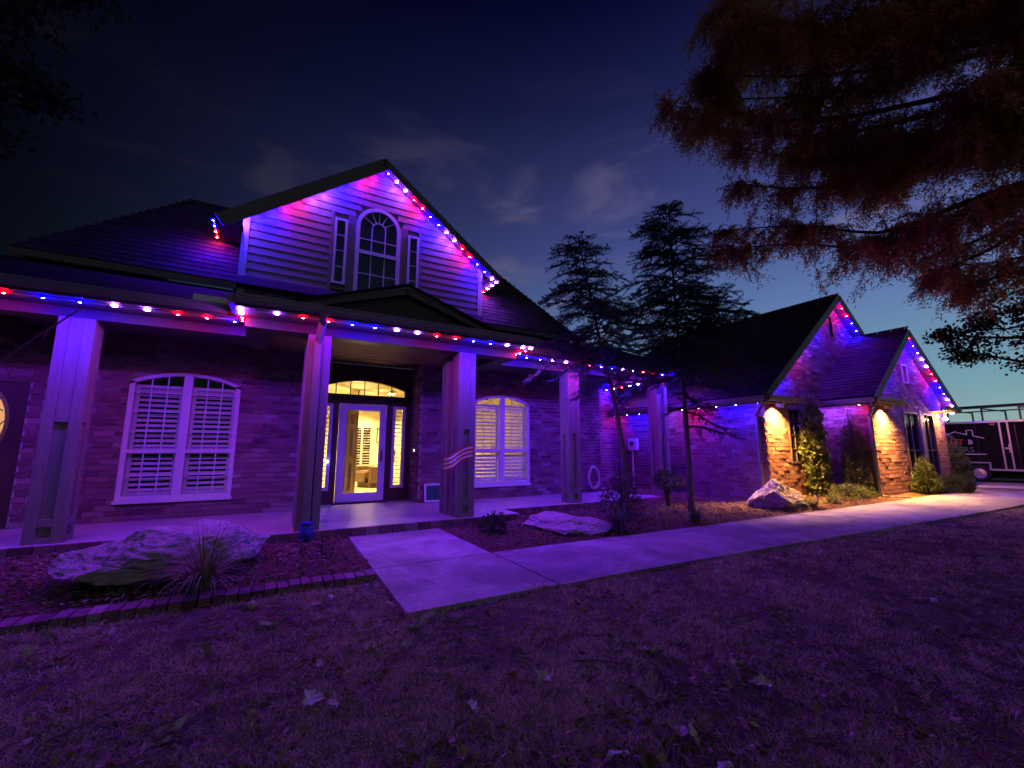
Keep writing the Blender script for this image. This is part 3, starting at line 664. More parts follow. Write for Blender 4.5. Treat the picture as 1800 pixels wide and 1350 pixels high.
# front gable of lap siding
GX0, GX1, GE, GA = -0.73, 4.46, 5.93, 7.86; GC = (GX0+GX1)/2; SL = (GA-GE)/(GC-GX0)
gw = H(MB().poly([(GX0, YW+.02, 3.6), (GX1, YW+.02, 3.6), (GX1, YW+.02, GE), (GC, YW+.02, GA), (GX0, YW+.02, GE)]), 'gable_wall', 'siding')
H(MB().box(GX0, GX0+0.03, YW+.03, 12, 3.6, GE), 'gable_side_wall', 'siding'); H(MB().box(GX1-.03, GX1, YW+.03, 12, 3.6, GE), 'gable_side_wall', 'siding')
AX0, AX1, AZ0, AZS = 1.40, 2.31, 4.35, 6.34        # arched window: half-round head
def iv_gable(z):
    d = max(0, (z-GE)/SL); a, b = GX0+d+0.09, GX1-d-0.09
    if a >= b: return []
    iv = [(a, b)]
    if 4.25 < z < 6.5: iv = cut(iv, 0.83, 2.86)
    elif z <= 6.95 and z >= 6.5:
        hw = math.sqrt(max(0.60**2-(z-6.32)**2, 0)); iv = cut(iv, GC-hw, GC+hw) if hw > 0 else iv
    return iv
z = 3.7
while z < GA-0.1:
    for a, b in iv_gable(z+0.09):
        mb = MB(); mb.prism([(a, YW-.004, z-.012), (a, YW-.022, z-.012), (a, YW-.006, z+.166), (a, YW+.018, z+.166), (a, YW+.018, z-.012)], (a, 0, 0), (b, 0, 0))
        sub(mb, 'board', 'siding', gw)
    z += 0.165
# flat trim field round the window group
tf = MB().box(0.83, 0.90, YW-.03, YW+.015, 4.3, 6.5).box(2.79, 2.86, YW-.03, YW+.015, 4.3, 6.5).box(1.19, AX0-.04, YW-.02, YW+.015, 4.3, 6.5).box(AX1+.04, 2.52, YW-.02, YW+.015, 4.3, 6.5)
H(tf, 'window_trim', 'siding')
def arc_ring(mb, cx, cz, r0, r1, y0, y1, n=18):
    for k in range(n):
        a, b = math.pi*k/n, math.pi*(k+1)/n
        mb.prism([(cx+r0*math.cos(a), y0, cz+r0*math.sin(a)), (cx+r1*math.cos(a), y0, cz+r1*math.sin(a)), (cx+r1*math.cos(b), y0, cz+r1*math.sin(b)), (cx+r0*math.cos(b), y0, cz+r0*math.sin(b))], (0, y0, 0), (0, y1, 0))
AC, AR = (AX0+AX1)/2, (AX1-AX0)/2; AZS = 6.32
f = MB().box(AX0-.04, AX0+.04, YW-.05, YW+.012, AZ0, AZS).box(AX1-.04, AX1+.04, YW-.05, YW+.012, AZ0, AZS)
arc_ring(f, AC, AZS, AR-.04, AR+.04, YW-.05, YW+.012); f.box(AX0+.04, AX1-.04, YW-.045, YW+.01, 5.66, 5.74)
aw = H(f, 'arched_window', 'white_trim')
m = MB()
for sx in (-1, 1):
    m.box(AC+sx*.15-.011, AC+sx*.15+.011, YW-.02, YW+.008, AZ0, AZS+.01)
for zz in (5.2, 6.02): m.box(AX0+.04, AX1-.04, YW-.021, YW+.007, zz-.011, zz+.011)
arc_ring(m, AC, AZS, .139, .161, YW-.02, YW+.008, 10)
for ang in (35, 65, 90, 115, 145):
    a = R(ang); d = Vector((math.cos(a), 0, math.sin(a))); c = Vector((AC, YW-.006, AZS))
    m.beam(c+d*.16, c+d*(AR-.03), .02, .02, up=(0, 1, 0))
sub(m, 'muntin_grid', 'white_trim', aw)
mat('window_dark', (0.02, 0.02, 0.03), 0.06, spec=0.6)
g = MB().poly([(AX0, YW+.002, AZ0), (AX1, YW+.002, AZ0)] + [(AC+AR*math.cos(a), YW+.002, AZS+AR*math.sin(a)) for a in np.linspace(0, math.pi, 17)])
sub(g, 'pane', 'window_dark', aw)
for (a, b) in ((0.94, 1.15), (2.56, 2.77)):
    f = MB(); frame_rect(f, a-.03, b+.03, 4.85, 6.36, .05, YW-.05, YW+.012); s = H(f, 'narrow_window', 'white_trim')
    sub(MB().quad((a, YW+.002, 4.88), (b, YW+.002, 4.88), (b, YW+.002, 6.33), (a, YW+.002, 6.33)), 'pane', 'window_dark', s)
    for zz in (5.25, 5.62, 5.98): sub(MB().box(a+.02, b-.02, YW-.02, YW+.008, zz-.01, zz+.01), 'muntin', 'white_trim', s)
# corner boards, gable roof with overhang, rake boards
H(MB().box(GX0-.03, GX0+.09, YW-.035, YW+.012, 3.6, GE+.02), 'corner_board', 'trim'); H(MB().box(GX1-.09, GX1+.03, YW-.035, YW+.012, 3.6, GE+.02), 'corner_board', 'trim')
OV = 0.38; RKY = 9.12; ze = GE-SL*OV+0.07; za = GA+0.07
roof('gable_roof', [(GX0-OV, RKY, ze), (GC, RKY, za), (GC, 13.5, za), (GX0-OV, 13.5, ze)], .07)
roof('gable_roof', [(GC+.001, RKY, za), (GX1+OV, RKY, ze), (GX1+OV, 13.5, ze), (GC+.001, 13.5, za)], .07)
for sx, xe in ((-1, GX0-OV), (1, GX1+OV)):
    mb = MB(); a, b = Vector((GC, RKY-.012, za-.10)), Vector((xe, RKY-.012, ze-.10)); a.z -= (.052 if sx < 0 else 0); b.z -= (.052 if sx < 0 else 0); mb.beam(a, b, .022, .26 if sx < 0 else .16); H(mb, 'rake_board', 'fascia')
    mb = MB(); mb.quad((GC, RKY, za-.125), (xe, RKY, ze-.125), (xe, YW, ze-.125), (GC, YW, za-.125)); H(mb, 'rake_soffit', 'soffit')
    xi = GX0 if sx < 0 else GX1
    mb = MB(); mb.box(min(xe, xi), max(xe, xi), YW-.3, 13.4, ze-.15, ze-.135); H(mb, 'eave_soffit', 'soffit')
    mb = MB(); mb.box(xe-.012 if sx < 0 else xe-.01, xe+.01 if sx < 0 else xe+.012, RKY, 13.4, ze-.16, ze-.02); H(mb, 'eave_fascia', 'fascia')
# entry pediment: low gable on the porch roof
PY, PXc = 6.62, 1.80; PA = 4.0; pz = 3.41
for sx in (-1, 1):
    xe = PXc+sx*1.75
    roof('pediment_roof', [(PXc, PY-.06, PA), (xe, PY-.06, pz), (xe, 8.2, pz+.35), (PXc, 9.4, PA)], .05)
    mb = MB(); mb.beam((PXc, PY, PA-.095), (xe, PY, pz-.06), .03, .15); H(mb, 'rake_board', 'fascia')
    mb = MB(); mb.beam((PXc, PY-.02, PA-.055), (xe, PY-.02, pz-.02), .03, .045); H(mb, 'rake_trim', 'gutter')
H(MB().poly([(PXc-1.75, PY+.08, 3.36), (PXc+1.75, PY+.08, 3.36), (PXc, PY+.08, PA-.06)]), 'pediment_panel', 'dark_wood')
H(MB().box(-1.05, -0.66, 7.03, 7.13, 3.365, 3.45), 'flashing', 'grey_metal')

# ---- garage roofs
def gable_pair(name, xl, zl, xp, zp, xr, zr, y0, y1, t=.07, course=True):
    o1 = roof(name, [(xl, y0, zl), (xp, y0, zp), (xp, y1, zp), (xl, y1, zl)], t)
    roof(name, [(xp+.001, y0, zp), (xr, y0, zr), (xr, y1, zr), (xp+.001, y1, zp)], t)
    if course:
        L_ = math.hypot(xp-xl, zp-zl); v = Vector(((xp-xl)/L_, 0, (zp-zl)/L_)); n = Vector((-(zp-zl)/L_, 0, (xp-xl)/L_))
        mb = MB(); shingles(mb, (xl, y1, zl), (0, -1, 0), v, n, lambda s: [(0, y1-y0)], L_)
        tag(sub(mb, 'shingles', 'shingle', o1), kind='stuff')
gable_pair('garage_roof', 9.4, ZE+.03, GP[0], GP[1]+.05, 17.4, ZE+.03, YG-.28, 11.5)
gable_pair('bay_roof', BL, ZE+.05, BP[0], BP[1]+.05, BR, ZE+.05, YB-.26, YG+1.3)
def rake(xa, za, xb, zb, y, wy):
    mb = MB(); mb.beam((xa, y-.012, za-.10), (xb, y-.012, zb-.10), .022, .17); H(mb, 'rake_board', 'fascia')
    H(MB().quad((xa, y, za-.12), (xb, y, zb-.12), (xb, wy, zb-.12), (xa, wy, za-.12)), 'rake_soffit', 'soffit')
rake(GP[0], GP[1]+.05, 9.4, ZE+.03, YG-.28, YG); rake(GP[0], GP[1]+.05, 17.4, ZE+.03, YG-.28, YG)
rake(BP[0], BP[1]+.05, BL, ZE+.05, YB-.26, YB); rake(BP[0], BP[1]+.05, BR, ZE+.05, YB-.26, YB)
edge((9.42, 10.2, ZE), (9.42, YG-.28, ZE), (-1, 0, 0)); H(MB().box(9.43, XG-.001, YG-.28, 10.2, ZE-.125, ZE-.11), 'soffit', 'soffit')
edge((9.42, YG-.28, ZE-.003), (10.75, YG-.28, ZE-.003), (0, -1, 0)); H(MB().box(9.43, 10.75, YG-.275, YG-.001, ZE-.128, ZE-.112), 'soffit', 'soffit')
edge((BL, YG, ZE), (BL, YB-.26, ZE), (-1, 0, 0)); H(MB().box(BL+.01, XB-.001, YB-.26, YG, ZE-.125, ZE-.11), 'soffit', 'soffit')
edge((BL, YB-.26, ZE-.003), (13.35, YB-.26, ZE-.003), (0, -1, 0)); H(MB().box(BL+.01, 13.35, YB-.255, YB-.001, ZE-.128, ZE-.112), 'soffit', 'soffit')
H(MB().box(16.0, BR-.01, YB-.255, YB-.001, ZE-.128, ZE-.112), 'soffit', 'soffit'); edge((16.0, YB-.26, ZE-.003), (BR, YB-.26, ZE-.003), (0, -1, 0))
# garage windows
mat('window_brown', (0.10, 0.075, 0.065), 0.5)
def dark_window(name, a, b, z0, z1, yw, bars=(), fm='window_brown'):
    f = MB(); frame_rect(f, a, b, z0, z1, .05, yw-.03, yw+.06); o = H(f, name, fm)
    sub(MB().quad((a+.04, yw+.02, z0+.04), (b-.04, yw+.02, z0+.04), (b-.04, yw+.02, z1-.04), (a+.04, yw+.02, z1-.04)), 'pane', 'window_dark', o)
    m = MB()
    for zz in bars: m.box(a+.05, b-.05, yw-.005, yw+.019, zz-.012, zz+.012)
    m.box((a+b)/2-.01, (a+b)/2+.01, yw-.004, yw+.018, z0+.05, z1-.05)
    sub(m, 'muntin_grid', fm, o)
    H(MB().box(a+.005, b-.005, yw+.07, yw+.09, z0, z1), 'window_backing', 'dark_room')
dark_window('window', 10.72, 11.32, 1.0, 2.32, YG, (1.33, 1.66, 1.99)); dark_window('window', 14.15, 15.1, .35, 2.3, YB, (1.3,)); dark_window('window', 15.4, 16.15, .35, 2.3, YB, (1.3,))
dark_window('attic_window', 14.42, 14.8, 3.05, 3.58, YB, (), 'trim')
f = MB().box(13.22, 13.5, YG+.03, YG+.05, 4.38, 5.0); H(f, 'attic_vent', 'black_metal')
H(MB().box(15.16, 15.34, YB-.04, YB-.001, .3, 2.36), 'window_trim', 'trim')
# downspouts
def downspout(pts, w=.075, m='gutter'):
    mb = MB()
    for a, b in zip(pts[:-1], pts[1:]): mb.beam(a, b, w, w*.75, up=(0.3, 1, 0.01))
    return H(mb, 'downspout', m)
downspout([(9.36, YG-.2, 2.42), (9.4, YG-.22, 2.30), (9.74, YG+.14, 2.08), (9.745, YG+.15, 0.2)])
downspout([(BL-.05, YB-.2, 2.42), (BL, YB-.2, 2.3), (12.19, YB-.03, 2.1), (12.19, YB-.03, .25)])
downspout([(12.22, YB-.06, .24), (12.75, YB-.55, .20)], .09, 'white_trim')
downspout([(.56, 6.45, 3.25), (.56, 6.50, 3.13), (.56, 6.985, 2.96), (.56, 6.985, .30)], .09)
downspout([(9.0, 7.2, 3.18), (9.0, 7.64, 2.98), (9.0, 7.65, .25)], .08)
# far left: door with oval leaded glass and a wood-clad bulkhead in the porch
od = empty('oval_glass_door', (0, 0, 0), None, None); od.parent = house; od.location = Vector((-3.80, YW+.03, SLAB)) - house.location
MB().box(-.5, .5, 0, .05, 0, 2.2).build('leaf', 'dark_wood', od)
def oval(rx, rz, y, n=28): return [(rx*math.cos(2*math.pi*k/n), y, 1.58+rz*math.sin(2*math.pi*k/n)) for k in range(n)]
emis('lit_glass', (1.0, 0.50, 0.22), 0.8); emis('lit_glass_pink', (1.0, 0.6, 0.62), 1.3)
MB().poly(oval(.33, .56, -.012)).build('rim', 'brass', od); MB().poly(oval(.28, .50, -.016)).build('lit_pane', 'lit_glass', od)
mm = MB()
for p, q in (((-.1, 2.05), (.25, 1.75)), ((.28, 1.6), (-.05, 1.1)), ((-.2, 1.5), (.2, 1.95)), ((.0, 2.08), (.12, 1.08)), ((-.26, 1.7), (.26, 1.45))): mm.beam((p[0], -.022, p[1]), (q[0], -.022, q[1]), .012, .012, up=(0, 1, 0))
mm.build('leading', 'black_metal', od)
bk = H(MB().box(-5.6, -3.42, 8.3, 9.4, 2.9, 3.30), 'porch_bulkhead', 'dark_wood')
for i in range(4): sub(MB().box(-5.6, -3.40-.015*i, 8.27, 8.295, 2.91+.095*i, 2.998+.095*i), 'plank', 'plank', bk)

# ------------------------------------------------------------------ LED light strings
BLUE, WHITE, RED = 'led_blue', 'led_white', 'led_red'
LED = 520.0
emis(BLUE, (0.0, 0.0, 1.0), LED*7.2); emis(WHITE, (0.24, 0.05, 1.0), LED*2.4); emis(RED, (1.0, 0.0, 0.0), LED*1.05)
emis('led_core', (1.0, 0.9, 1.0), 60.0)
def bulb_mesh(m):
    mb = MB(); r = 0.036; n0 = 0
    mb.v.append((0, 0, -r*.26)); seg = 8
    for k in range(seg): a = 2*math.pi*k/seg; mb.v.append((r*.72*math.cos(a), r*.72*math.sin(a), -r*.20))
    for k in range(seg): a = 2*math.pi*k/seg; mb.v.append((r*math.cos(a), r*math.sin(a), 0))
    for k in range(seg):
        k2 = (k+1) % seg; mb.f.append((0, 1+k2, 1+k)); mb.f.append((1+k, 1+k2, 9+k2, 9+k))
    me = mb.mesh('bulb', m); return me
def core_mesh():
    mb = MB(); mb.lathe([(.015, -.0115), (.010, -.0145)], (0, 0, 0), 8); mb.obox((0, 0, -.0145), (1, 0, 0), (0, 1, 0), (0, 0, 1), .004, .004, .002); return mb.mesh('core', 'led_core')
CORE = core_mesh()
BULB = {c: bulb_mesh(c) for c in (BLUE, WHITE, RED)}
PAT = [BLUE, BLUE, WHITE, WHITE, RED, RED]
def light_string(label, pts, start=0, spacing=0.335, colours=None, track=True, first=0.0):
    """bulbs every `spacing` along the polyline pts; every bulb hangs under the little channel"""
    pts = [Vector(p) for p in pts]; root = empty('light_string', pts[0], label, 'light string', 'coloured light strings along the eaves')
    if track:
        mb = MB()
        for a, b in zip(pts[:-1], pts[1:]): mb.beam(a+Vector((0, 0, .018)), b+Vector((0, 0, .018)), .034, .02)
        part(mb, 'track', 'grey_metal', root)
    seg = [(a, b, (b-a).length) for a, b in zip(pts[:-1], pts[1:])]; tot = sum(s[2] for s in seg); s = first; i = 0
    while s <= tot+1e-6:
        d = s
        for a, b, L_ in seg:
            if d <= L_+1e-6: p = a+(b-a)*(d/L_); break
            d -= L_
        c = colours[i % len(colours)] if colours else PAT[(start+i) % 6]
        bo = link('bulb', BULB[c], root, p-pts[0]+Vector((0, 0, .006)))
        if c != WHITE: link('core', CORE, bo)
        s += spacing; i += 1
    return root
LZ = 3.19
light_string('light string along the porch gutter above the shuttered dark window', [(-0.56, 7.28, LZ), (-5.7, 7.28, LZ)], 0, .335, [BLUE, RED, RED, WHITE, WHITE, BLUE])
light_string('short light string turning the near corner of the entry roof beside the dark window', [(-0.46, 6.62, LZ), (-0.46, 7.2, LZ)], 2, .19)
light_string('light string along the entry gutter below the pediment', [(3.99, 6.59, LZ), (-0.30, 6.59, LZ)], 2, .335, [WHITE, WHITE, BLUE, BLUE, RED, RED])
light_string('short light string turning the corner of the entry roof beside the yellow-lit window', [(4.17, 6.60, LZ), (4.17, 7.2, LZ)], 3, .2, [WHITE, RED, RED])
light_string('light string along the porch gutter behind the cedar trees', [(4.5, 7.28, LZ), (9.2, 7.28, LZ)], 0)
light_string('light string along the end of the porch roof facing the garage', [(9.25, 7.45, LZ), (9.25, 10.2, LZ)], 0, .335, [RED, RED, BLUE, BLUE, WHITE, WHITE])
# gable rakes: under the rake board, close to the wall so they graze the siding
RB = YW-.17
def rakept(x): return GA+.07-.165-abs(x-GC)*SL
light_string('light string on the siding gable edge descending toward the cedar trees', [(GC+.10, RB, rakept(GC+.10)), (GX1+.30, RB, rakept(GX1+.30))], 1, .262)
light_string('light string on the sloping edge of the siding gable over its wide corner', [(GC-.22, RB, rakept(GC-.22)), (GX0-.30, RB, rakept(GX0-.30))], 4, .30)
light_string('short light string running back along the gable eave over the dark hip roof', [(GX0-OV-.10, 9.2, ze-.14), (GX0-OV-.10, 9.98, ze-.14)], 0, .25, [BLUE, BLUE, RED, RED])
light_string('short light string running back along the gable eave behind the cedars', [(GX1+OV-.06, 9.2, ze-.17), (GX1+OV-.06, 9.98, ze-.17)], 2, .25, [WHITE, WHITE, WHITE, RED])
# garage
light_string('light string along the garage side eave above the cedars', [(9.46, 10.0, ZE-.145), (9.46, YG-.1, ZE-.145)], 5, .50)
def gr(x): return GP[1]+.05-.15-abs(x-GP[0])*GS
light_string('light string on the tall garage gable edge facing the small gable', [(GP[0]+.02, YG-.22, gr(GP[0]+.02)), (15.4, YG-.22, gr(15.4))], 3, .30)
light_string('light string on the tall garage gable edge above the dark garage roof', [(GP[0]-.25, YG-.22, gr(GP[0]-.25)), (9.6, YG-.22, gr(9.6))], 4, .40)
def br(x): return BP[1]+.05-.15-(abs(x-BP[0])*((BP[1]-ZE)/(BR-BP[0]) if x > BP[0] else (BP[1]-ZE)/(BP[0]-BL)))
light_string('light string on the small front gable edge nearest the trailer', [(BP[0]+.12, YB-.21, br(BP[0]+.12)), (BR-.1, YB-.21, br(BR-.1))], 5, .30)
light_string('light string on the small front gable edge over the purple shingles', [(BP[0]-.2, YB-.21, br(BP[0]-.2)), (BL+.15, YB-.21, br(BL+.15))], 4, .42)
light_string('light string along the small gable side eave beside the climbing vine', [(BL+.04, YG-.05, ZE-.145), (BL+.04, YB-.2, ZE-.145)], 2, .31, [WHITE, WHITE, WHITE, RED, RED])
light_string('short light string along the garage eave end by the trailer', [(16.95, YB-.2, ZE-.15), (17.2, YB-.2, ZE-.15), (17.2, YB+.8, ZE-.15)], 2, .28)

# ------------------------------------------------------------------ warm soffit flood lamps on the garage
emis('flood', (1.0, 0.46, 0.075), 24000.0); emis('flood_open', (1.0, 0.46, 0.09), 1500.0)
mat('lamp_white', (0.75, 0.74, 0.72), 0.4)
def flood(x, y, z, label, shade=True):
    r = empty('flood_lamp', (x, y, z), label, 'lamp', 'warm soffit lamps on the garage')
    if shade: r.rotation_euler = (R(13), 0, 0)
    mb = MB(); n = 20; prof = [(.085, 0.04), (.085, -.102), (.075, -.102), (.07, -.002)] if shade else [(.03, 0), (.03, -.17), (.02, -.19)]
    for a_, b_ in zip(prof[:-1], prof[1:]):
        for k in range(n):
            t0, t1 = 2*math.pi*k/n, 2*math.pi*(k+1)/n
            mb.quad((a_[0]*math.cos(t0), a_[0]*math.sin(t0), a_[1]), (a_[0]*math.cos(t1), a_[0]*math.sin(t1), a_[1]), (b_[0]*math.cos(t1), b_[0]*math.sin(t1), b_[1]), (b_[0]*math.cos(t0), b_[0]*math.sin(t0), b_[1]))
    mb.build('housing', 'lamp_white', r)
    dz = 0 if shade else -.18; bm_ = 'flood' if shade else 'flood_open'
    MB().lathe([(.03, -.004+dz), (.058, -.03+dz), (.05, -.042+dz), (.02, -.05+dz)], (0, 0, 0), 14).build('bulb', bm_, r)
flood(10.12, YG-.2, ZE-.128, 'glowing soffit lamp above the brick beside the climbing vine')
flood(12.85, YB-.19, ZE-.128, 'glowing soffit lamp at the downspout corner of the small gable')
flood(16.45, YB-.19, ZE-.128, 'glowing open soffit bulb above the brick pier nearest the trailer', False)

# ------------------------------------------------------------------ room things
emis('fan_glow', (1.0, 0.68, 0.22), 500.0); emis('can_glow', (1.0, 0.66, 0.21), 8000.0)
fan = empty('ceiling_fan', (2.15, 12.6, 3.0), 'ceiling fan with lit globe seen through the arched transom', 'fan')
MB().tube([(0, 0, 0), (0, 0, -.22)], .018).build('rod', 'dark_wood', fan); MB().lathe([(.04, -.2), (.10, -.22), (.11, -.3), (.05, -.33)], (0, 0, 0), 18).build('motor', 'dark_wood', fan)
for k in range(5):
    b = MB().obox((.38, 0, -.27), (1, 0, 0), (0, 1, .18), (0, -.18, 1), .30, .065, .006).build('blade', 'dark_wood', fan); b.rotation_euler = (0, 0, 2*math.pi*k/5+.3)
MB().lathe([(.05, -.335), (.09, -.37), (.09, -.42), (.03, -.46)], (0, 0, 0), 16).build('globe', 'fan_glow', fan)
for i, (x, y) in enumerate(((2.7, 14.4), (4.3, 14.3), (1.3, 13.2), (3.0, 12.3))):
    r = empty('downlight', (x, y, 3.0), 'cylindrical ceiling light in the yellow-lit room', 'lamp', 'ceiling lights in the room')
    mb = MB(); n = 20; prof = [(.095, 0.0), (.095, -.10), (.085, -.10), (.08, -.02)]
    for a_, b_ in zip(prof[:-1], prof[1:]):
        for k in range(n):
            t0, t1 = 2*math.pi*k/n, 2*math.pi*(k+1)/n
            mb.quad((a_[0]*math.cos(t0), a_[0]*math.sin(t0), a_[1]), (a_[0]*math.cos(t1), a_[0]*math.sin(t1), a_[1]), (b_[0]*math.cos(t1), b_[0]*math.sin(t1), b_[1]), (b_[0]*math.cos(t0), b_[0]*math.sin(t0), b_[1]))
    mb.build('ring', 'white_trim', r)
    MB().lathe([(.07, -.012), (.05, -.02)], (0, 0, 0), 18).build('lens', 'can_glow', r)
rc = empty('recliner', (3.02, 14.1, SLAB+.005), 'brown leather recliner inside the open front door', 'armchair'); rc.rotation_euler = (0, 0, R(20)); rc.scale = (1.05, 1.05, 1.05)
def cushion(name, c, h, rx=0, bev=.06):
    mb = MB(); mb.obox(c, (1, 0, 0), (0, math.cos(rx), math.sin(rx)), (0, -math.sin(rx), math.cos(rx)), *h); o = mb.build(name, 'leather', rc); b = o.modifiers.new('bevel', 'BEVEL'); b.width = bev; b.segments = 3
    o.data.polygons.foreach_set('use_smooth', [True]*len(o.data.polygons)); return o
# faces -X: seat, back at +X
def cx(name, x0, x1, y0, y1, z0, z1, bev=.06, ry=0):
    mb = MB(); mb.obox(((x0+x1)/2, (y0+y1)/2, (z0+z1)/2), (math.cos(ry), 0, -math.sin(ry)), (0, 1, 0), (math.sin(ry), 0, math.cos(ry)), (x1-x0)/2, (y1-y0)/2, (z1-z0)/2)
    o = mb.build(name, 'leather', rc); b = o.modifiers.new('bevel', 'BEVEL'); b.width = bev; b.segments = 3; return o
cx('seat', -.45, .25, -.28, .28, .28, .50); cx('armrest', -.42, .38, -.44, -.29, .14, .64); cx('armrest', -.42, .38, .29, .44, .14, .64)
cx('backrest', .22, .44, -.30, .30, .35, .66, .08, R(12)); cx('backrest', .28, .52, -.30, .30, .62, .90, .09, R(14)); cx('headrest', .34, .56, -.28, .28, .86, 1.12, .09, R(16)); cx('footrest', -.52, -.44, -.27, .27, .16, .46, .04)
MB().box(-.35, .35, -.36, .36, 0, .14).build('base', 'dark_wood', rc)
pf = empty('picture_frame', (3.40, RY1, 1.55), 'framed picture on the cream wall behind the recliner', 'picture'); f = MB(); frame_rect(f, -.15, .15, .0, .5, .03, -.04, -.002); f.build('frame', 'dark_wood', pf)
MB().quad((-.12, -.01, .03), (.12, -.01, .03), (.12, -.01, .47), (-.12, -.01, .47)).build('print', 'cream_paint', pf)

# ------------------------------------------------------------------ small things on the porch
hs = empty('garden_hose', (7.93, YW-.10, 0.22), 'pale coiled garden hose hanging on the brick wall', 'hose')
mb = MB(); pts = []
for k in range(5*28+1):
    a = 2*math.pi*k/28; rr = .20+.018*math.sin(k*.37); pts.append((rr*.92*math.sin(a)+.012*math.sin(k*.11), -.02-.03*((k*0.13) % 1.0), .33+rr*1.45*math.cos(a)))
mb.tube(pts, .014, 6); mb.build('coil', 'hose_green', hs, smooth=True)
MB().box(-.05, .05, -.02, .095, .56, .60).build('hanger', 'black_metal', hs)
ub = empty('meter_box', (XG, 9.55, 1.3), 'pale grey electric meter box with conduit on the garage brick', 'meter box')
MB().box(-.13, -.013, -.17, .17, 0, .36).build('box', 'utility_grey', ub, bevel=.01); MB().lathe([(.07, -.135), (.07, -.17), (.05, -.185)], (0, 0, .2), 18, 'x').build('dial', 'black_metal', ub)
MB().tube([(-.07, .05, 0), (-.07, .05, -1.25)], .03, 10).build('conduit', 'utility_grey', ub)
fl = empty('flag', (2.98, 7.0, .98), 'small striped flag hanging from a short stick on the entry column', 'flag')
MB().tube([(.02, .03, -.02), (.10, -.10, .30)], .008).build('stick', 'stick', fl)
def flagmat():
    m = bpy.data.materials.new('flag_cloth'); m.use_nodes = True; nt = m.node_tree; b = nt.nodes['Principled BSDF']; N = nt.nodes.new; L = nt.links.new
    uv = N('ShaderNodeUVMap'); sp = N('ShaderNodeSeparateXYZ'); L(uv.outputs[0], sp.inputs[0])
    mu = N('ShaderNodeMath'); mu.operation = 'MULTIPLY'; mu.inputs[1].default_value = 3.5; L(sp.outputs[1], mu.inputs[0])
    fr = N('ShaderNodeMath'); fr.operation = 'FRACT'; L(mu.outputs[0], fr.inputs[0]); gt = N('ShaderNodeMath'); gt.operation = 'GREATER_THAN'; gt.inputs[1].default_value = .5; L(fr.outputs[0], gt.inputs[0])
    mx = N('ShaderNodeMix'); mx.data_type = 'RGBA'; L(gt.outputs[0], mx.inputs[0]); mx.inputs[6].default_value = (.55, .03, .04, 1); mx.inputs[7].default_value = (.75, .72, .70, 1); L(mx.outputs[2], b.inputs['Base Color']); b.inputs['Roughness'].default_value = .8
    MATS['flag_cloth'] = m
flagmat()
me = bpy.data.meshes.new('cloth'); V = []; F = []; UV = []
nu, nv = 14, 7
for i in range(nu+1):
    for j in range(nv+1):
        u, v = i/nu, j/nv; V.append((-.30+.40*u+.0*v, -.10-.03*math.sin(u*7+v), -.02+.16*u+.19*v-.015*math.sin(u*6)))
for i in range(nu):
    for j in range(nv): F.append((i*(nv+1)+j, (i+1)*(nv+1)+j, (i+1)*(nv+1)+j+1, i*(nv+1)+j+1))
me.from_pydata(V, [], F); uvl = me.uv_layers.new(name='UVMap')
for p in me.polygons:
    for li in p.loop_indices: vi = me.loops[li].vertex_index; uvl.data[li].uv = ((vi//(nv+1))/nu, (vi % (nv+1))/nv)
me.materials.append(MATS['flag_cloth']); link('cloth', me, fl, None, None, (1.3, 1.3, 1.3))
pn = empty('framed_panel', (3.27, YW-.03, SLAB), 'dark framed panel leaning against the brick by the front door', 'panel'); pn.rotation_euler = (R(-8), 0, 0)
f = MB(); frame_rect(f, -.17, .27, .0, .40, .04, -.09, -.055); f.build('frame', 'white_trim', pn); MB().quad((-.14, -.07, .03), (.24, -.07, .03), (.24, -.07, .37), (-.14, -.07, .37)).build('panel', 'panel_blue', pn)
dm = empty('storage_drum', (.56, 6.82, .03), 'small blue plastic drum under the entry downspout', 'drum')
MB().lathe([(.075, 0), (.085, .02), (.085, .10), (.09, .12), (.085, .14), (.082, .24), (.07, .255)], (0, 0, 0), 20).build('body', 'blue_drum', dm, smooth=True); MB().lathe([(.088, .256), (.088, .275), (.05, .28)], (0, 0, 0), 20).build('lid', 'blue_drum', dm)
gn = empty('glass_ornament', (.83, 7.18, SLAB), 'small stacked glass ornament on the porch beside the entry column', 'ornament')
MB().lathe([(.05, 0), (.055, .02), (.03, .05), (.05, .08), (.05, .11), (.022, .14), (.035, .17), (.01, .2)], (0, 0, 0), 18).build('body', 'glass', gn, smooth=True); MB().lathe([(.06, -.0), (.06, .008)], (0, 0, 0), 18).build('base', 'grey_metal', gn)
emis('bell_glow', (1, .93, .85), 12); emis('blue_glow', (.1, .12, 1), 60)
db = empty('doorbell', (2.965, 9.75, 1.30), 'glowing doorbell button on the alcove brick', 'doorbell'); MB().box(-.012, -.001, -.03, .03, -.05, .06).build('plate', 'black_metal', db); MB().lathe([(.02, -.013), (.018, -.02)], (0, 0, 0), 14, 'x').build('button', 'bell_glow', db)
bl = empty('window_ornament', (1.14, YD-.06, 1.06), 'glowing blue ornament hanging at the sidelight', 'ornament'); MB().lathe([(.005, -.03), (.022, -.01), (.022, .01), (.005, .03)], (0, 0, 0), 10).build('globe', 'blue_glow', bl); MB().tube([(0, 0, .03), (0, .0, .5)], .002, 5).build('cord', 'black_metal', bl)
cm = empty('security_camera', (.28, YW-.012, 2.47), 'small dome security camera on the brick beside the entry column', 'camera'); MB().lathe([(.04, -.0), (.045, -.02), (.035, -.03)], (0, 0, 0), 16, 'y').build('base', 'grey_metal', cm); MB().lathe([(.032, -.031), (.03, -.05), (.012, -.065)], (0, 0, 0), 16, 'y').build('dome', 'window_dark', cm)

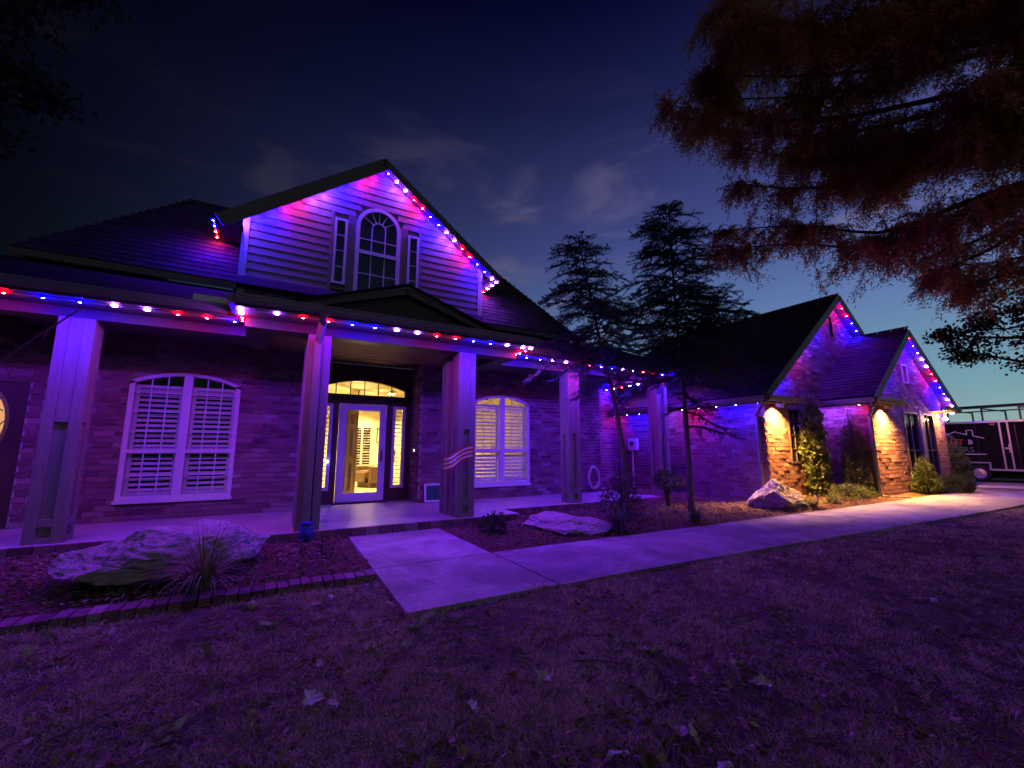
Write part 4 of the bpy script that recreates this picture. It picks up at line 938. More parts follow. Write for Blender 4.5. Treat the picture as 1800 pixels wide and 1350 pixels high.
# ------------------------------------------------------------------ boulders
def boulder(label, c, size, rz, seed, tip=0.0, under=0.45, peak=None):
    bm = bmesh.new(); bmesh.ops.create_icosphere(bm, subdivisions=6, radius=1)
    rr = random.Random(int(seed*10)); planes = []
    for _ in range(26):
        n_ = Vector((rr.gauss(0, 1), rr.gauss(0, 1), rr.gauss(0, .8))).normalized(); planes.append((n_, rr.uniform(.62, .92)))
    for v in bm.verts:
        p = v.co.copy(); s = Vector((seed*3.1, seed*1.7, 0))
        # blocky: push toward a superellipsoid
        k = 1.0/((abs(p.x)**3+abs(p.y)**3+abs(p.z)**3)**(1/3.)); p *= k*.92
        if p.z < .45: f = 1-under*smoothstep(.45, -.7, p.z); p.x *= f; p.y *= f
        for n_, d_ in planes:
            q_ = p.dot(n_)-d_
            if q_ > 0: p -= n_*q_
        r = 1+.14*noise.noise(p*1.3+s)+.08*noise.noise(p*2.7+s)+.045*noise.noise(p*6+s)+.03*noise.noise(p*14+s)
        p *= r
        led = noise.noise(Vector((p.x*2.2, p.y*2.2, p.z*1.1))+s); p.z += .30*math.floor(led*5)/5*smoothstep(-.2, .5, p.z)+.06*noise.noise(p*9+s)
        if peak: p.z += peak[2]*math.exp(-((p.x-peak[0])**2+(p.y-peak[1])**2)/.10)
        v.co = Vector((p.x*size[0], p.y*size[1], p.z*size[2]))
    me = bpy.data.meshes.new('boulder'); bm.to_mesh(me); bm.free(); me.materials.append(MATS['stone'])
    o = link('boulder', me, None, c, (tip, 0, rz)); return tag(o, label, 'boulder', 'limestone boulders in the beds')
boulder('long limestone boulder with undercut dark front in the bed by the brick edging', (-.78, 5.85, .22), (1.16, .86, .33), R(28), 1.3, R(5), .6)
boulder('low flat limestone slab boulder in the bed before the yellow-lit window', (4.35, 6.05, .09), (.74, 1.2, .16), R(-8), 4.4, 0, .25)
boulder('peaked limestone boulder at the garage corner downspout', (9.25, 5.1, .24), (.74, .6, .34), R(15), 7.9, 0, .3, (-.1, .1, .55))

# ------------------------------------------------------------------ vegetation helpers
def frames(D):
    """two unit vectors perpendicular to each direction"""
    ref = np.where(np.abs(D[:, 2:3]) < .9, np.array([[0, 0, 1.]]), np.array([[1., 0, 0]]))
    A = norm(np.cross(D, ref)); B = np.cross(D, A); return A, B
def blades(P, D, L_, W):
    """thin triangles from P along D"""
    A, B = frames(D); th = rng.uniform(0, 6.28, (len(P), 1)); S = A*np.cos(th)+B*np.sin(th)
    L_ = np.broadcast_to(np.asarray(L_, float).reshape(-1, 1), (len(P), 1)); W = np.broadcast_to(np.asarray(W, float).reshape(-1, 1), (len(P), 1))
    return np.stack([P-S*W/2, P+S*W/2, P+D*L_], 1)
def leafquads(P, D, L_, W):
    A, B = frames(D); th = rng.uniform(0, 6.28, (len(P), 1)); S = A*np.cos(th)+B*np.sin(th)
    L_ = np.broadcast_to(np.asarray(L_, float).reshape(-1, 1), (len(P), 1)); W = np.broadcast_to(np.asarray(W, float).reshape(-1, 1), (len(P), 1))
    return np.stack([P, P+D*L_*.5+S*W/2, P+D*L_, P+D*L_*.5-S*W/2], 1)
def crv(pts, n):
    """resample polyline smoothly"""
    pts = np.array(pts, float); t = np.linspace(0, len(pts)-1, n); i = np.clip(t.astype(int), 0, len(pts)-2); f = (t-i)[:, None]
    p0 = pts[np.maximum(i-1, 0)]; p1 = pts[i]; p2 = pts[i+1]; p3 = pts[np.minimum(i+2, len(pts)-1)]
    return .5*((2*p1)+(-p0+p2)*f+(2*p0-5*p1+4*p2-p3)*f**2+(-p0+3*p1-3*p2+p3)*f**3)

# two blue cedars: whorled, layered limbs with needle tufts
def cedar(label, base, height, crown0, spread, lean, seed, droop=.25, low=()):
    g = np.random.default_rng(seed); b = np.array(base, float)
    root = empty('cedar_tree', tuple(b), label, 'tree', 'cedar trees in the bed')
    top = np.array([lean[0], lean[1], height]); tr = crv([(0, 0, -.05), (lean[0]*.15+.03, lean[1]*.2, height*.3), (lean[0]*.55-.03, lean[1]*.55, height*.65), top], 16)
    MB().tube([tuple(p) for p in tr], list(np.linspace(.068, .008, 16)), 9).build('trunk', 'bark_pale', root, smooth=True)
    limbs = MB(); TP = []; TD = []
    zs = np.linspace(crown0, height*.985, int((height-crown0)/.085))
    zs = np.concatenate([[l[0] for l in low], zs])
    for zi, zc in enumerate(zs):
        f = max(0, (zc-crown0)/(height-crown0)); t = zc/height; i = min(int(t*15), 14); o = tr[i]+(tr[i+1]-tr[i])*(t*15-i)
        for k in range(g.integers(3, 6) if zi >= len(low) else 1):
            az = g.uniform(0, 6.28); Ln = spread*((1-f)**.68*.95+.07)*g.uniform(.45, 1.18)*(1 if f > .12 else .8)
            if zi < len(low): az, Ln = R(low[zi][1]), low[zi][2]
            d = np.array([math.cos(az), math.sin(az), 0]); rise = .30*(f)-.05+g.uniform(-.2, .22)
            P = np.array([o + d*Ln*s + np.array([0, 0, Ln*(rise*s-droop*s*s*1.15+.02*math.sin(s*9+az))]) for s in np.linspace(0, 1, 9)])
            limbs.tube([tuple(p) for p in P], list(np.linspace(.016*(1-f)+.006, .003, 9)), 4, cap=False)
            # side sprays in the flat plane of the limb
            nsp = max(3, int(Ln/.060)); side = np.array([-d[1], d[0], 0])
            for s in np.linspace(.18, 1.0, nsp):
                q = P[int(s*8)]+(P[min(int(s*8)+1, 8)]-P[int(s*8)])*(s*8-int(s*8)); sg = 1 if g.random() < .5 else -1
                l2 = Ln*.42*(1-.6*s)*g.uniform(.5, 1.2)+.05; dd = norm(side*sg*.85+d*.65+np.array([0, 0, g.uniform(-.55, .35)]))
                m = max(3, int(l2/.022)); tt = np.linspace(0, 1, m)[:, None]
                pts = q+dd*l2*tt+np.array([0, 0, -.10])*l2*tt**2
                TP.append(pts); TD.append(np.tile(dd, (m, 1)))
            m = max(4, int(Ln/.03)); tt = np.linspace(.15, 1, m); TP.append(np.array([P[min(int(s*8), 7)]+(P[min(int(s*8)+1, 8)]-P[min(int(s*8), 7)])*(s*8-min(int(s*8), 7)) for s in tt])); TD.append(np.tile(d, (m, 1)))
    limbs.build('limbs', 'bark', root)
    P = np.concatenate(TP); D = np.concatenate(TD); n = 5
    P = np.repeat(P, n, 0)+rng.normal(size=(len(P)*n, 3))*.006; D = norm(np.repeat(D, n, 0)*.55+randdir(len(P))*.8+np.array([0, 0, .25]))
    link('crown', tris_mesh('crown', blades(P, D, rng.uniform(.030, .058, len(P)), .0115), 'cedar_needle'), root)
    print('cedar', len(P))
cedar('slender cedar tree with a bare pale trunk before the meter box', (6.2, 6.3, gz(6.2)+.03), 5.6, 3.15, 1.5, (-.95, .15), 11, .30, [(2.75, 200, 1.1), (2.8, 185, .9), (2.5, 20, .6), (2.9, 250, .8)])
cedar('taller dark cedar tree with dense layered crown nearer the garage', (7.35, 5.75, gz(7.3)+.03), 6.65, 2.95, 1.85, (.0, .1), 12, .22, [(2.2, -10, 1.2), (2.5, 10, 1.0), (1.9, -25, 1.0), (2.75, -40, 1.1), (2.6, 30, 1.1), (2.3, 170, .5)])

# tall bald cypress whose limbs reach in over the lawn: drooping feathery rust-brown sprays
def cypress():
    g = np.random.default_rng(5); base = np.array([8.3, -.5, .15])
    root = empty('cypress_tree', tuple(base), 'large bald cypress with rust-brown feathery foliage overhanging the lawn', 'tree')
    tr = np.array([(8.3, -.5, .05), (8.32, -.46, 2.5), (8.25, -.42, 5), (8.3, -.4, 8), (8.3, -.3, 11.5)])-base
    MB().tube([tuple(p) for p in crv(tr, 14)], list(np.linspace(.34, .06, 14)), 14).build('trunk', 'bark', root, smooth=True)
    T = lambda z: (8.28, -.43, z)
    limbs = [
        ([T(3.9), (7.3, .8, 4.2), (7.12, 1.5, 4.15), (7.15, 2.3, 4.1), (6.95, 3.2, 4.5), (6.55, 4.25, 4.75)], 1.0, 1.05),
        ([T(3.6), (7.6, .7, 3.95), (7.7, 1.4, 3.8), (7.95, 2.0, 3.75)], .9, .6),
        ([T(4.6), (7.1, .9, 4.9), (6.95, 1.9, 4.85), (6.65, 2.85, 5.15), (6.2, 3.6, 5.5)], 1.0, .9),
        ([T(5.0), (6.8, .6, 5.2), (6.5, 1.4, 5.4), (6.2, 2.4, 5.75), (5.75, 3.15, 6.2), (5.1, 4.0, 6.75)], 1.1, 1.0),
        ([T(5.6), (6.7, .4, 5.9), (6.3, 1.2, 6.15), (5.9, 2.1, 6.6), (5.3, 2.9, 7.2)], 1.2, 1.1),
        ([T(6.3), (7.2, .6, 6.5), (6.9, 1.5, 6.8), (6.5, 2.4, 7.2), (6.2, 3.3, 7.6)], 1.2, 1.1),
        ([T(7.0), (7.2, -.1, 7.2), (6.3, .3, 7.4), (5.6, 1.0, 7.8)], 1.2, 1.0),
        ([T(4.2), (7.6, .5, 4.7), (7.5, 1.3, 5.2), (7.3, 2.2, 5.7), (7.0, 3.2, 6.2)], 1.0, 1.0),
        ([T(5.3), (8.3, .6, 5.7), (8.2, 1.6, 5.9), (8.0, 2.6, 6.1)], 1.0, 1.0),
        ([T(3.2), (8.0, .5, 3.5), (8.3, 1.2, 3.6), (8.7, 1.9, 3.7)], .8, .7),
        ([T(5.8), (7.0, .9, 5.9), (6.8, 1.8, 6.1), (6.3, 2.7, 6.4), (5.75, 3.5, 6.75)], 1.0, 1.0),
        ([T(4.8), (7.6, 1.0, 5.3), (7.5, 1.9, 5.3), (7.2, 2.7, 5.4)], 1.0, 1.0),
        ([T(6.0), (6.9, .6, 6.3), (6.6, 1.3, 6.5), (6.1, 2.1, 6.9), (5.5, 3.2, 7.3)], 1.0, 1.1),
        ([T(8), (7.8, 1, 8.4), (7.3, 2, 8.8), (6.8, 3, 9.2)], 1.2, 1.0)]
    wood = MB(); TP = []; TD = []
    for pts, dens, sp in list(limbs):
        for q in range(1):
            p = np.array(pts); off = g.normal(size=3)*np.array([.35, .15, .30])+np.array([.15, 0, .32]); w_ = np.linspace(0, 1, len(p))[:, None]; limbs.append((p+off*w_, dens, sp*.9))
    for pts, dens, sp in limbs:
        P = crv(np.array(pts)-base, 40); n = len(P)
        wood.tube([tuple(p) for p in P[::2]], list(np.linspace(.05, .007, 20)), 6, cap=False)
        Lt = np.linalg.norm(np.diff(P, axis=0), axis=1).sum()
        ctr = np.concatenate([g.uniform(.12, 1, max(4, int(Lt*1.9)))**.8, [1.0]])
        for _ in range(int(Lt*25*dens)):
            s = float(np.clip(g.choice(ctr)+g.normal()*.035, .08, 1)); i = min(int(s*(n-1)), n-2); o = P[i]; d = norm((P[i+1]-P[i])[None])[0]
            rd = g.normal(size=3)*np.array([1, 1, .55]); dd = norm((d*.5+rd*.7)[None])[0]; l = sp*g.uniform(.25, .75)*(1.05-.45*s)
            k = 7; ts = np.linspace(0, 1, k)[:, None]; Q = o+dd*l*ts+np.array([0, 0, -1])*l*.42*ts**2
            wood.tube([tuple(p) for p in Q[::2]], [.007, .005, .003, .002], 3, cap=False)
            m = max(5, int(l/.030)); tt = g.uniform(.1, 1, m)[:, None]; q = o+dd*l*tt+np.array([0, 0, -1])*l*.42*tt**2
            # hanging sprays along the twig
            l3 = g.uniform(.10, .26, (m, 1)); d3 = norm(dd*.35+g.normal(size=(m, 3))*.42+np.array([0, 0, -.75])); r = 6
            u = np.tile(np.linspace(.08, 1, r)[None, :, None], (m, 1, 1)); pp = q[:, None, :]+d3[:, None, :]*l3[:, None, :]*u+np.array([0, 0, -.05])*u**2
            TP.append(pp.reshape(-1, 3)); TD.append(np.repeat(d3, r, 0))
    wood.build('limbs', 'bark', root)
    P = np.concatenate(TP); D = np.concatenate(TD); n = 2
    P = np.repeat(P, n, 0)+rng.normal(size=(len(P)*n, 3))*.008; D = norm(np.repeat(D, n, 0)*.7+randdir(len(P))*.75)
    print('cypress', len(P))
    link('crown', tris_mesh('crown', blades(P, D, rng.uniform(.035, .085, len(P)), rng.uniform(.010, .019, len(P))), 'cypress_leaf'), root)
cypress()

# broadleaf trees at the frame's sides
def broadleaf(name, label, base, h, blobs, leaf, nleaf, L_, W_, trunk_r, trunk_pts, m='oak_leaf'):
    b = np.array(base, float); root = empty(name, tuple(b), label, 'tree')
    tp = crv(np.array(trunk_pts)-b, 12); MB().tube([tuple(p) for p in tp], list(np.linspace(trunk_r, trunk_r*.3, 12)), 10).build('trunk', 'bark', root, smooth=True)
    wood = MB(); P = []
    for c, r in blobs:
        c = np.array(c)-b; j = min(range(12), key=lambda i: np.linalg.norm(tp[i]-c)+(0 if i > 4 else 9)); o = tp[j]
        mid = (o+c)/2+rng.normal(size=3)*.15; wood.tube([tuple(p) for p in crv([o, mid, c], 8)], list(np.linspace(trunk_r*.35, .01, 8)), 5, cap=False)
        nc = max(6, int(26*r))
        for _ in range(nc):
            d = randdir(1)[0]; e = c+d*r*rng.uniform(.35, 1.0)**.6*np.array([1, 1, .75]); wood.tube([tuple(c), tuple((c+e)/2+rng.normal(size=3)*.06), tuple(e)], [.012, .008, .003], 3, cap=False)
            k = int(nleaf*r/nc)+1; q = e+rng.normal(size=(k, 3))*np.array([.17, .17, .11])*max(r, .6); P.append(q)
    wood.build('limbs', 'bark', root); P = np.concatenate(P)
    link('crown', tris_mesh('crown', leafquads(P, norm(randdir(len(P))+np.array([0, 0, -.35])), rng.uniform(.7, 1.2, len(P))*L_, rng.uniform(.7, 1.2, len(P))*W_), m, 4), root)
broadleaf('oak_tree', 'dark oak crown above the porch roof end', (-4.6, 4.2, 0), 7,
          [((-3.6, 4.9, 4.9), .75), ((-2.9, 5.3, 5.6), .7), ((-3.3, 4.7, 6.0), .8), ((-2.4, 5.6, 6.3), .6), ((-3.9, 5.4, 4.3), .6), ((-2.0, 5.4, 6.8), .5), ((-3.0, 6.0, 4.7), .42), ((-3.5, 4.2, 6.6), .8), ((-4.8, 4.2, 6.5), 1.0), ((-2.6, 6.1, 5.1), .35), ((-2.7, 4.6, 6.9), .8), ((-2.0, 4.8, 7.3), .7), ((-3.2, 5.3, 5.0), .6), ((-3.4, 5.7, 5.3), .6), ((-1.5, 5.0, 7.4), .45), ((-2.9, 5.0, 6.3), .7)],
          None, 2600, .095, .055, .2, [(-4.6, 4.2, -.05), (-4.55, 4.25, 2), (-4.4, 4.3, 4), (-4.0, 4.5, 5.6)])
broadleaf('live_oak_tree', 'dense dark broadleaf tree standing over the trailer', (14.6, 1.1, .25), 5.5,
          [((12.9, 2.3, 3.75), .62), ((12.6, 2.75, 3.35), .38), ((12.7, 1.9, 4.45), .7), ((13.6, 1.5, 3.6), .75), ((13.3, 2.0, 3.15), .40), ((13.8, 1.0, 4.8), .9), ((14.6, 1.2, 5.2), 1.0), ((12.35, 2.95, 3.7), .26), ((14.9, .4, 4.0), .9)],
          None, 1700, .085, .055, .17, [(14.6, 1.1, .1), (14.55, 1.15, 1.6), (14.3, 1.3, 3), (14.2, 1.3, 4.4)])

# shrubs and clumps
def shrub(name, label, base, blobs, n, L_, W_, m, up=.3, stems=6, cat='shrub', group=None, shell=.55):
    b = np.array(base, float); root = empty(name, tuple(b), label, cat, group); wood = MB(); P = []; Dn = []
    vol = sum(r[0]*r[1]*r[2] for c, r in blobs)
    for c, r in blobs:
        c = np.array(c, float); r = np.array(r); k = int(n*(r.prod()/vol)); d = randdir(k); rad = rng.uniform(shell**3, 1, (k, 1))**(1/3.)*(1+.16*np.sin(d[:, :1]*7+c[2]*9)*np.cos(d[:, 1:2]*6)); q = c+d*r*rad
        q[:, 2] = np.maximum(q[:, 2], .02); P.append(q); Dn.append(norm(d+np.array([0, 0, up])+randdir(k)*.6))
        for _ in range(stems):
            e = c+randdir(1)[0]*r*.6; wood.tube([(rng.uniform(-.04, .04), rng.uniform(-.04, .04), -.02), tuple(c*.5+e*.2), tuple(e)], [.012, .008, .004], 4, cap=False)
    wood.build('stem', 'bark', root); P = np.concatenate(P); D = np.concatenate(Dn)
    link('foliage', tris_mesh('foliage', leafquads(P, D, rng.uniform(.6, 1.2, len(P))*L_, rng.uniform(.7, 1.2, len(P))*W_), m, 4), root); return root
def clump(name, label, base, n, L_, W_, m, spread=1.0, cat='grass clump', group=None):
    """arching strap leaves"""
    b = np.array(base, float); az = rng.uniform(0, 6.28, n); tilt = rng.uniform(.15, 1.15, n)*spread; Ls = rng.uniform(.55, 1.1, n)*L_; s = 5; V = []
    out = np.stack([np.cos(az), np.sin(az), np.zeros(n)], 1); sd = np.stack([-np.sin(az), np.cos(az), np.zeros(n)], 1); P = out*rng.uniform(0, .07, (n, 1)); a = math.pi/2-tilt*.6
    rows = []
    for k in range(s+1):
        w = W_*(1-k/s)**.7/2+.0006; rows.append((P-sd*w, P+sd*w)); P = P+(out*np.cos(a)[:, None]+np.array([0, 0, 1])*np.sin(a)[:, None])*(Ls/s)[:, None]; a = a-tilt*.42
        P[:, 2] = np.maximum(P[:, 2], .006)
    for k in range(s): V.append(np.stack([rows[k][0], rows[k][1], rows[k+1][1], rows[k+1][0]], 1))
    me = tris_mesh(name, np.concatenate(V), m, 4); o = link(name, me, None, tuple(b)); return tag(o, label, cat, group)
BZ = lambda x: float(gz(x))+.05
clump('ornamental_grass', 'dry arching ornamental grass before the undercut boulder', (-.42, 5.0, BZ(0)), 260, .62, .011, 'dry_grass', 1.0)
clump('lily_turf', 'green strap-leaved clump at the sidewalk edge by the flat slab boulder', (4.85, 5.15, BZ(4.8)), 240, .42, .014, 'strap_leaf', 1.0, group='strap-leaved clumps')
clump('lily_turf', 'smaller strap-leaved clump at the sidewalk edge under the taller cedar', (6.45, 4.98, BZ(6.4)), 170, .34, .013, 'strap_leaf', 1.0, group='strap-leaved clumps')
clump('lily_turf', 'pale strap-leaved clump at the foot of the peaked boulder', (9.45, 4.55, BZ(9.4)), 150, .32, .014, 'vine_leaf', 1.0, group='strap-leaved clumps')
clump('lily_turf', 'yellowish strap-leaved clump below the climbing vine', (10.35, 4.6, BZ(10.3)), 150, .30, .016, 'vine_leaf', 1.1, group='strap-leaved clumps')
shrub('low_shrub', 'small dark evergreen shrub beside the front walk', (3.12, 6.1, BZ(3)), [((0, 0, .10), (.22, .22, .14)), ((.06, .02, .16), (.15, .15, .12))], 900, .06, .02, 'shrub_leaf', .6)
shrub('nandina_bush', 'leafy upright nandina bush in front of the slender cedar', (5.5, 5.75, BZ(5.5)), [((0, 0, .35), (.36, .33, .36)), ((.03, 0, .68), (.22, .22, .25)), ((-.2, .05, .25), (.25, .25, .25)), ((.3, .05, .22), (.22, .25, .2))], 2600, .055, .02, 'nandina_leaf', .25, 8)
shrub('rounded_bush', 'rounded dark bush on bare stems at the last porch column', (7.6, 6.5, BZ(7.6)), [((0, 0, .52), (.36, .34, .20)), ((-.12, .05, .60), (.2, .2, .14))], 2000, .045, .02, 'shrub_leaf', .3, 9)
shrub('climbing_vine', 'tall leafy vine lit yellow beside the garage window', (11.35, YG-.22, BZ(11.3)), [((-.02, 0, 2.12), (.22, .14, .28)), ((.1, 0, 1.85), (.22, .16, .26)), ((-.14, 0, 1.72), (.20, .14, .22)), ((.04, 0, 1.45), (.30, .18, .28)), ((-.08, 0, 1.1), (.28, .18, .28)), ((.14, -.02, .95), (.24, .18, .26)), ((0, -.02, .62), (.30, .2, .28)), ((.05, -.02, .25), (.34, .2, .26)), ((-.22, 0, 1.35), (.12, .1, .14))], 4200, .11, .075, 'vine_leaf', .1, 4, 'vine', None, .25)
shrub('columnar_shrub', 'tall narrow olive shrub at the small gable corner', (12.0, YB+.28, BZ(12)), [((0, 0, 1.15), (.21, .24, .36)), ((.03, .02, .8), (.24, .27, .36)), ((-.02, 0, .38), (.25, .28, .38)), ((.02, .04, 1.45), (.16, .18, .22)), ((-.05, 0, 1.75), (.07, .08, .16)), ((.06, .05, 1.9), (.05, .06, .14))], 9000, .055, .022, 'strap_leaf', .5, 8)
shrub('low_groundcover_shrub', 'spreading pale low shrub between the vine and the small gable corner', (11.4, 4.75, BZ(11.4)), [((0, 0, .12), (.55, .30, .17)), ((.4, -.1, .1), (.3, .25, .14))], 1700, .07, .022, 'vine_leaf', .5, 8)
shrub('dwarf_spruce', 'cone-shaped dwarf spruce before the tall dark garage window', (14.0, YB-.32, BZ(14)), [((0, 0, .18), (.30, .26, .22)), ((.03, 0, .38), (.25, .22, .2)), ((-.02, 0, .58), (.17, .16, .17)), ((.01, 0, .75), (.08, .08, .13)), ((-.16, 0, .3), (.14, .14, .12))], 7000, .055, .022, 'shrub_leaf', .2, 6)
shrub('mounded_shrub', 'wide mounded green shrub at the end of the garage bed', (15.15, YB-.55, BZ(15)), [((0, 0, .17), (.58, .30, .22)), ((.25, 0, .2), (.3, .25, .18))], 5000, .055, .025, 'shrub_leaf', .3, 8)
shrub('dwarf_spruce', 'cone-shaped dwarf spruce in front of the trailer lettering', (17.6, 4.55, BZ(17.6)), [((0, 0, .25), (.38, .33, .28)), ((0, 0, .60), (.32, .3, .3)), ((0, 0, .95), (.22, .2, .25)), ((0, 0, 1.22), (.10, .1, .18))], 7000, .06, .024, 'shrub_leaf', .2, 6)
# bare young plant in the left bed
bp_ = empty('bare_plant', (.66, 5.75, .05), 'leafless young plant with spreading twigs in the mulch', 'plant'); w = MB(); w.tube([(0, 0, -.02), (.0, .01, .24)], [.012, .008], 6)
for k in range(9):
    a = k*.7; l = random.uniform(.15, .34); w.tube([(0, 0, .02+.02*k), (l*.5*math.cos(a), l*.5*math.sin(a), .08+.015*k), (l*math.cos(a), l*math.sin(a), .06+.02*k)], [.006, .004, .002], 4)
w.build('stem', 'bark', bp_)
# thin leaning bare trunk with twigs before the end column
bt = empty('bare_sapling', (-3.35, 6.6, .03), 'thin bare leaning sapling crossing the end porch column', 'tree'); w = MB(); P = crv([(0, 0, -.05), (.18, .05, 1.2), (.60, .1, 2.05), (1.30, .15, 2.95)], 16); w.tube([tuple(p) for p in P], list(np.linspace(.035, .008, 16)), 7); w.build('trunk', 'bark', bt, smooth=True)
w = MB()
for k in range(12):
    i = random.randint(7, 15); d = Vector((random.uniform(-.4, .7), random.uniform(-.3, .3), random.uniform(-.5, .4))); p = Vector(P[i]); w.tube([tuple(p), tuple(p+d*.25+Vector((0, 0, .02))), tuple(p+d*.5)], [.006, .004, .002], 4)
tag(w.build('twigs', 'bark', bt), kind='stuff')

# ------------------------------------------------------------------ brick edging of the left bed
be = empty('brick_edging', (-1, 4.74, 0), 'row of laid bricks edging the mulch bed by the lawn', 'edging')
x = 1.06
while x > -4.2:
    w_ = .095; far = smoothstep(.2, -.6, x)
    o = link('brick', bmesh_b, be, (x-w_/2+1, random.uniform(-.006, .006), .03+random.uniform(-.005, .006)), (random.uniform(-.02, .02), random.uniform(-.02, .02), random.uniform(-.04, .04)), (w_-.01, .2, .075)); x -= w_+.004

# ------------------------------------------------------------------ trailer on the drive
tl = empty('box_trailer', (19.6, 4.4, .33), 'black enclosed box trailer with a house logo parked on the drive', 'trailer'); tl.rotation_euler = (0, 0, R(-3))
MB().box(0, 2.2, -1.9, 1.35, .38, 1.86).build('body', 'trailer_black', tl, bevel=.02); MB().box(.25, 2.0, -1.9, 1.3, .10, .379).build('dark_underfill', 'trailer_black', tl)  # second box: solid dark fill added so the gap under the body looks dark
t = MB().box(-.02, .0, -1.9, 1.35, 1.82, 1.88).box(-.02, -.001, -1.9, 1.35, .34, .40); t.build('rail', 'grey_metal', tl)
for y in (-.45, -.62): MB().box(-.03, -.003, y-.018, y+.018, .40, 1.82).build('post', 'grey_metal', tl)
MB().box(-.035, -.004, -.1, .95, .56, .60).box(-.035, -.004, -.14, -.1, .36, .60).box(-.035, -.004, .95, .99, .36, .60).build('fender', 'grey_metal', tl)
for y in (.12, .70):
    w = MB().lathe([(.10, -.06), (.23, -.05), (.25, -.02), (.25, .10), (.23, .13)], (0, 0, 0), 28, 'x').build('wheel', 'rubber', tl, smooth=False); w.location = (-.02, y, .25)
    MB().lathe([(.02, -.085), (.06, -.09), (.07, -.075), (.13, -.062), (.15, -.068), (.155, -.05)], (0, 0, 0), 24, 'x').build('rim', 'wheel', w)
for y in np.arange(-1.6, 1.3, .42):
    if abs(y+.45) > .2: MB().box(-.006, -.0005, y-.006, y+.006, .42, 1.80).build('panel_seam', 'black_metal', tl)
mat('amber_lens', (.7, .22, .03), .3); mat('red_lens', (.5, .02, .02), .3)
for y in (-1.6, -.3, 1.2): MB().box(-.03, -.001, y-.05, y+.05, 1.74, 1.79).build('marker_light', 'amber_lens', tl, bevel=.006)
MB().box(-.03, -.001, .35, .55, .44, .49).build('marker_light', 'red_lens', tl, bevel=.006)
MB().box(-.05, -.004, -.58, -.50, 1.0, 1.05).box(-.05, -.035, -.60, -.58, .9, 1.15).build('latch', 'grey_metal', tl)
rk = MB()
for y in (-1.75, -.9, -.1, .7): rk.box(.05, .09, y-.02, y+.02, 1.86, 2.25); rk.box(2.1, 2.14, y-.02, y+.02, 1.86, 2.25); rk.box(.05, 2.14, y-.02, y+.02, 2.25, 2.29)
rk.box(.05, .09, -1.9, 1.35, 2.29, 2.33).box(2.1, 2.14, -1.9, 1.35, 2.29, 2.33).box(.4, .46, -1.9, 1.35, 2.33, 2.4).box(.75, .81, -1.9, 1.35, 2.33, 2.4)
rk.build('rack', 'black_metal', tl)
def lettering(txt, m, y, z, size, name='lettering'):
    c = bpy.data.curves.new('lettering', 'FONT'); c.body = txt; c.size = size; c.extrude = .001; c.resolution_u = 3
    tmp = bpy.data.objects.new('tmp', c); COL.objects.link(tmp); dg = bpy.context.evaluated_depsgraph_get(); me = bpy.data.meshes.new_from_object(tmp.evaluated_get(dg)); bpy.data.objects.remove(tmp)
    me.materials.clear(); me.materials.append(MATS[m]); o = link(name, me, tl, (-.006, y, z), (R(90), 0, R(-90))); return o
lettering('HT', 'logo_red', .72, 1.14, .25); lettering('B', 'logo_white', .30, 1.16, .2); lettering('ERS', 'logo_green', .55, .90, .24)
lg = MB(); pts = [(1.0, 1.50), (.78, 1.56), (.62, 1.46), (.9, 1.38), (.52, 1.54), (.28, 1.46)]
def seg(a, b): lg.beam((-.005, a[0], a[1]), (-.005, b[0], b[1]), .022, .006, up=(1, 0, 0))
for a, b in zip([(1.05, 1.48), (.85, 1.54), (.72, 1.48)], [(.85, 1.54), (.72, 1.48), (.98, 1.36)]): seg(a, b)
for a, b in zip([(.98, 1.36), (.58, 1.56), (.30, 1.46), (.30, 1.60), (.16, 1.60), (.16, 1.42)], [(.58, 1.56), (.30, 1.46), (.30, 1.60), (.16, 1.60), (.16, 1.42), (-.08, 1.34)]): seg(a, b)
seg((.5, .84), (-.08, .84)); lg.build('logo', 'logo_white', tl)

# ------------------------------------------------------------------ distant tree line beyond the drive
def treeline():
    P = []
    for i in range(26):
        x = 60+rng.uniform(-6, 10); y = -6+i*2.2; r = rng.uniform(1.2, 2.2); c = np.array([x, y, rng.uniform(1.2, 2.2)])
        d = randdir(900); P.append(c+d*np.array([r, r, r*.8])*rng.uniform(.5, 1, (900, 1)))
    P = np.concatenate(P); P = P[P[:, 2] > .2]
    o = link('tree_line', tris_mesh('tree_line', leafquads(P, randdir(len(P)), .5, .35), 'oak_leaf', 4)); tag(o, 'far dark tree line beyond the drive', 'trees', kind='stuff')
treeline()

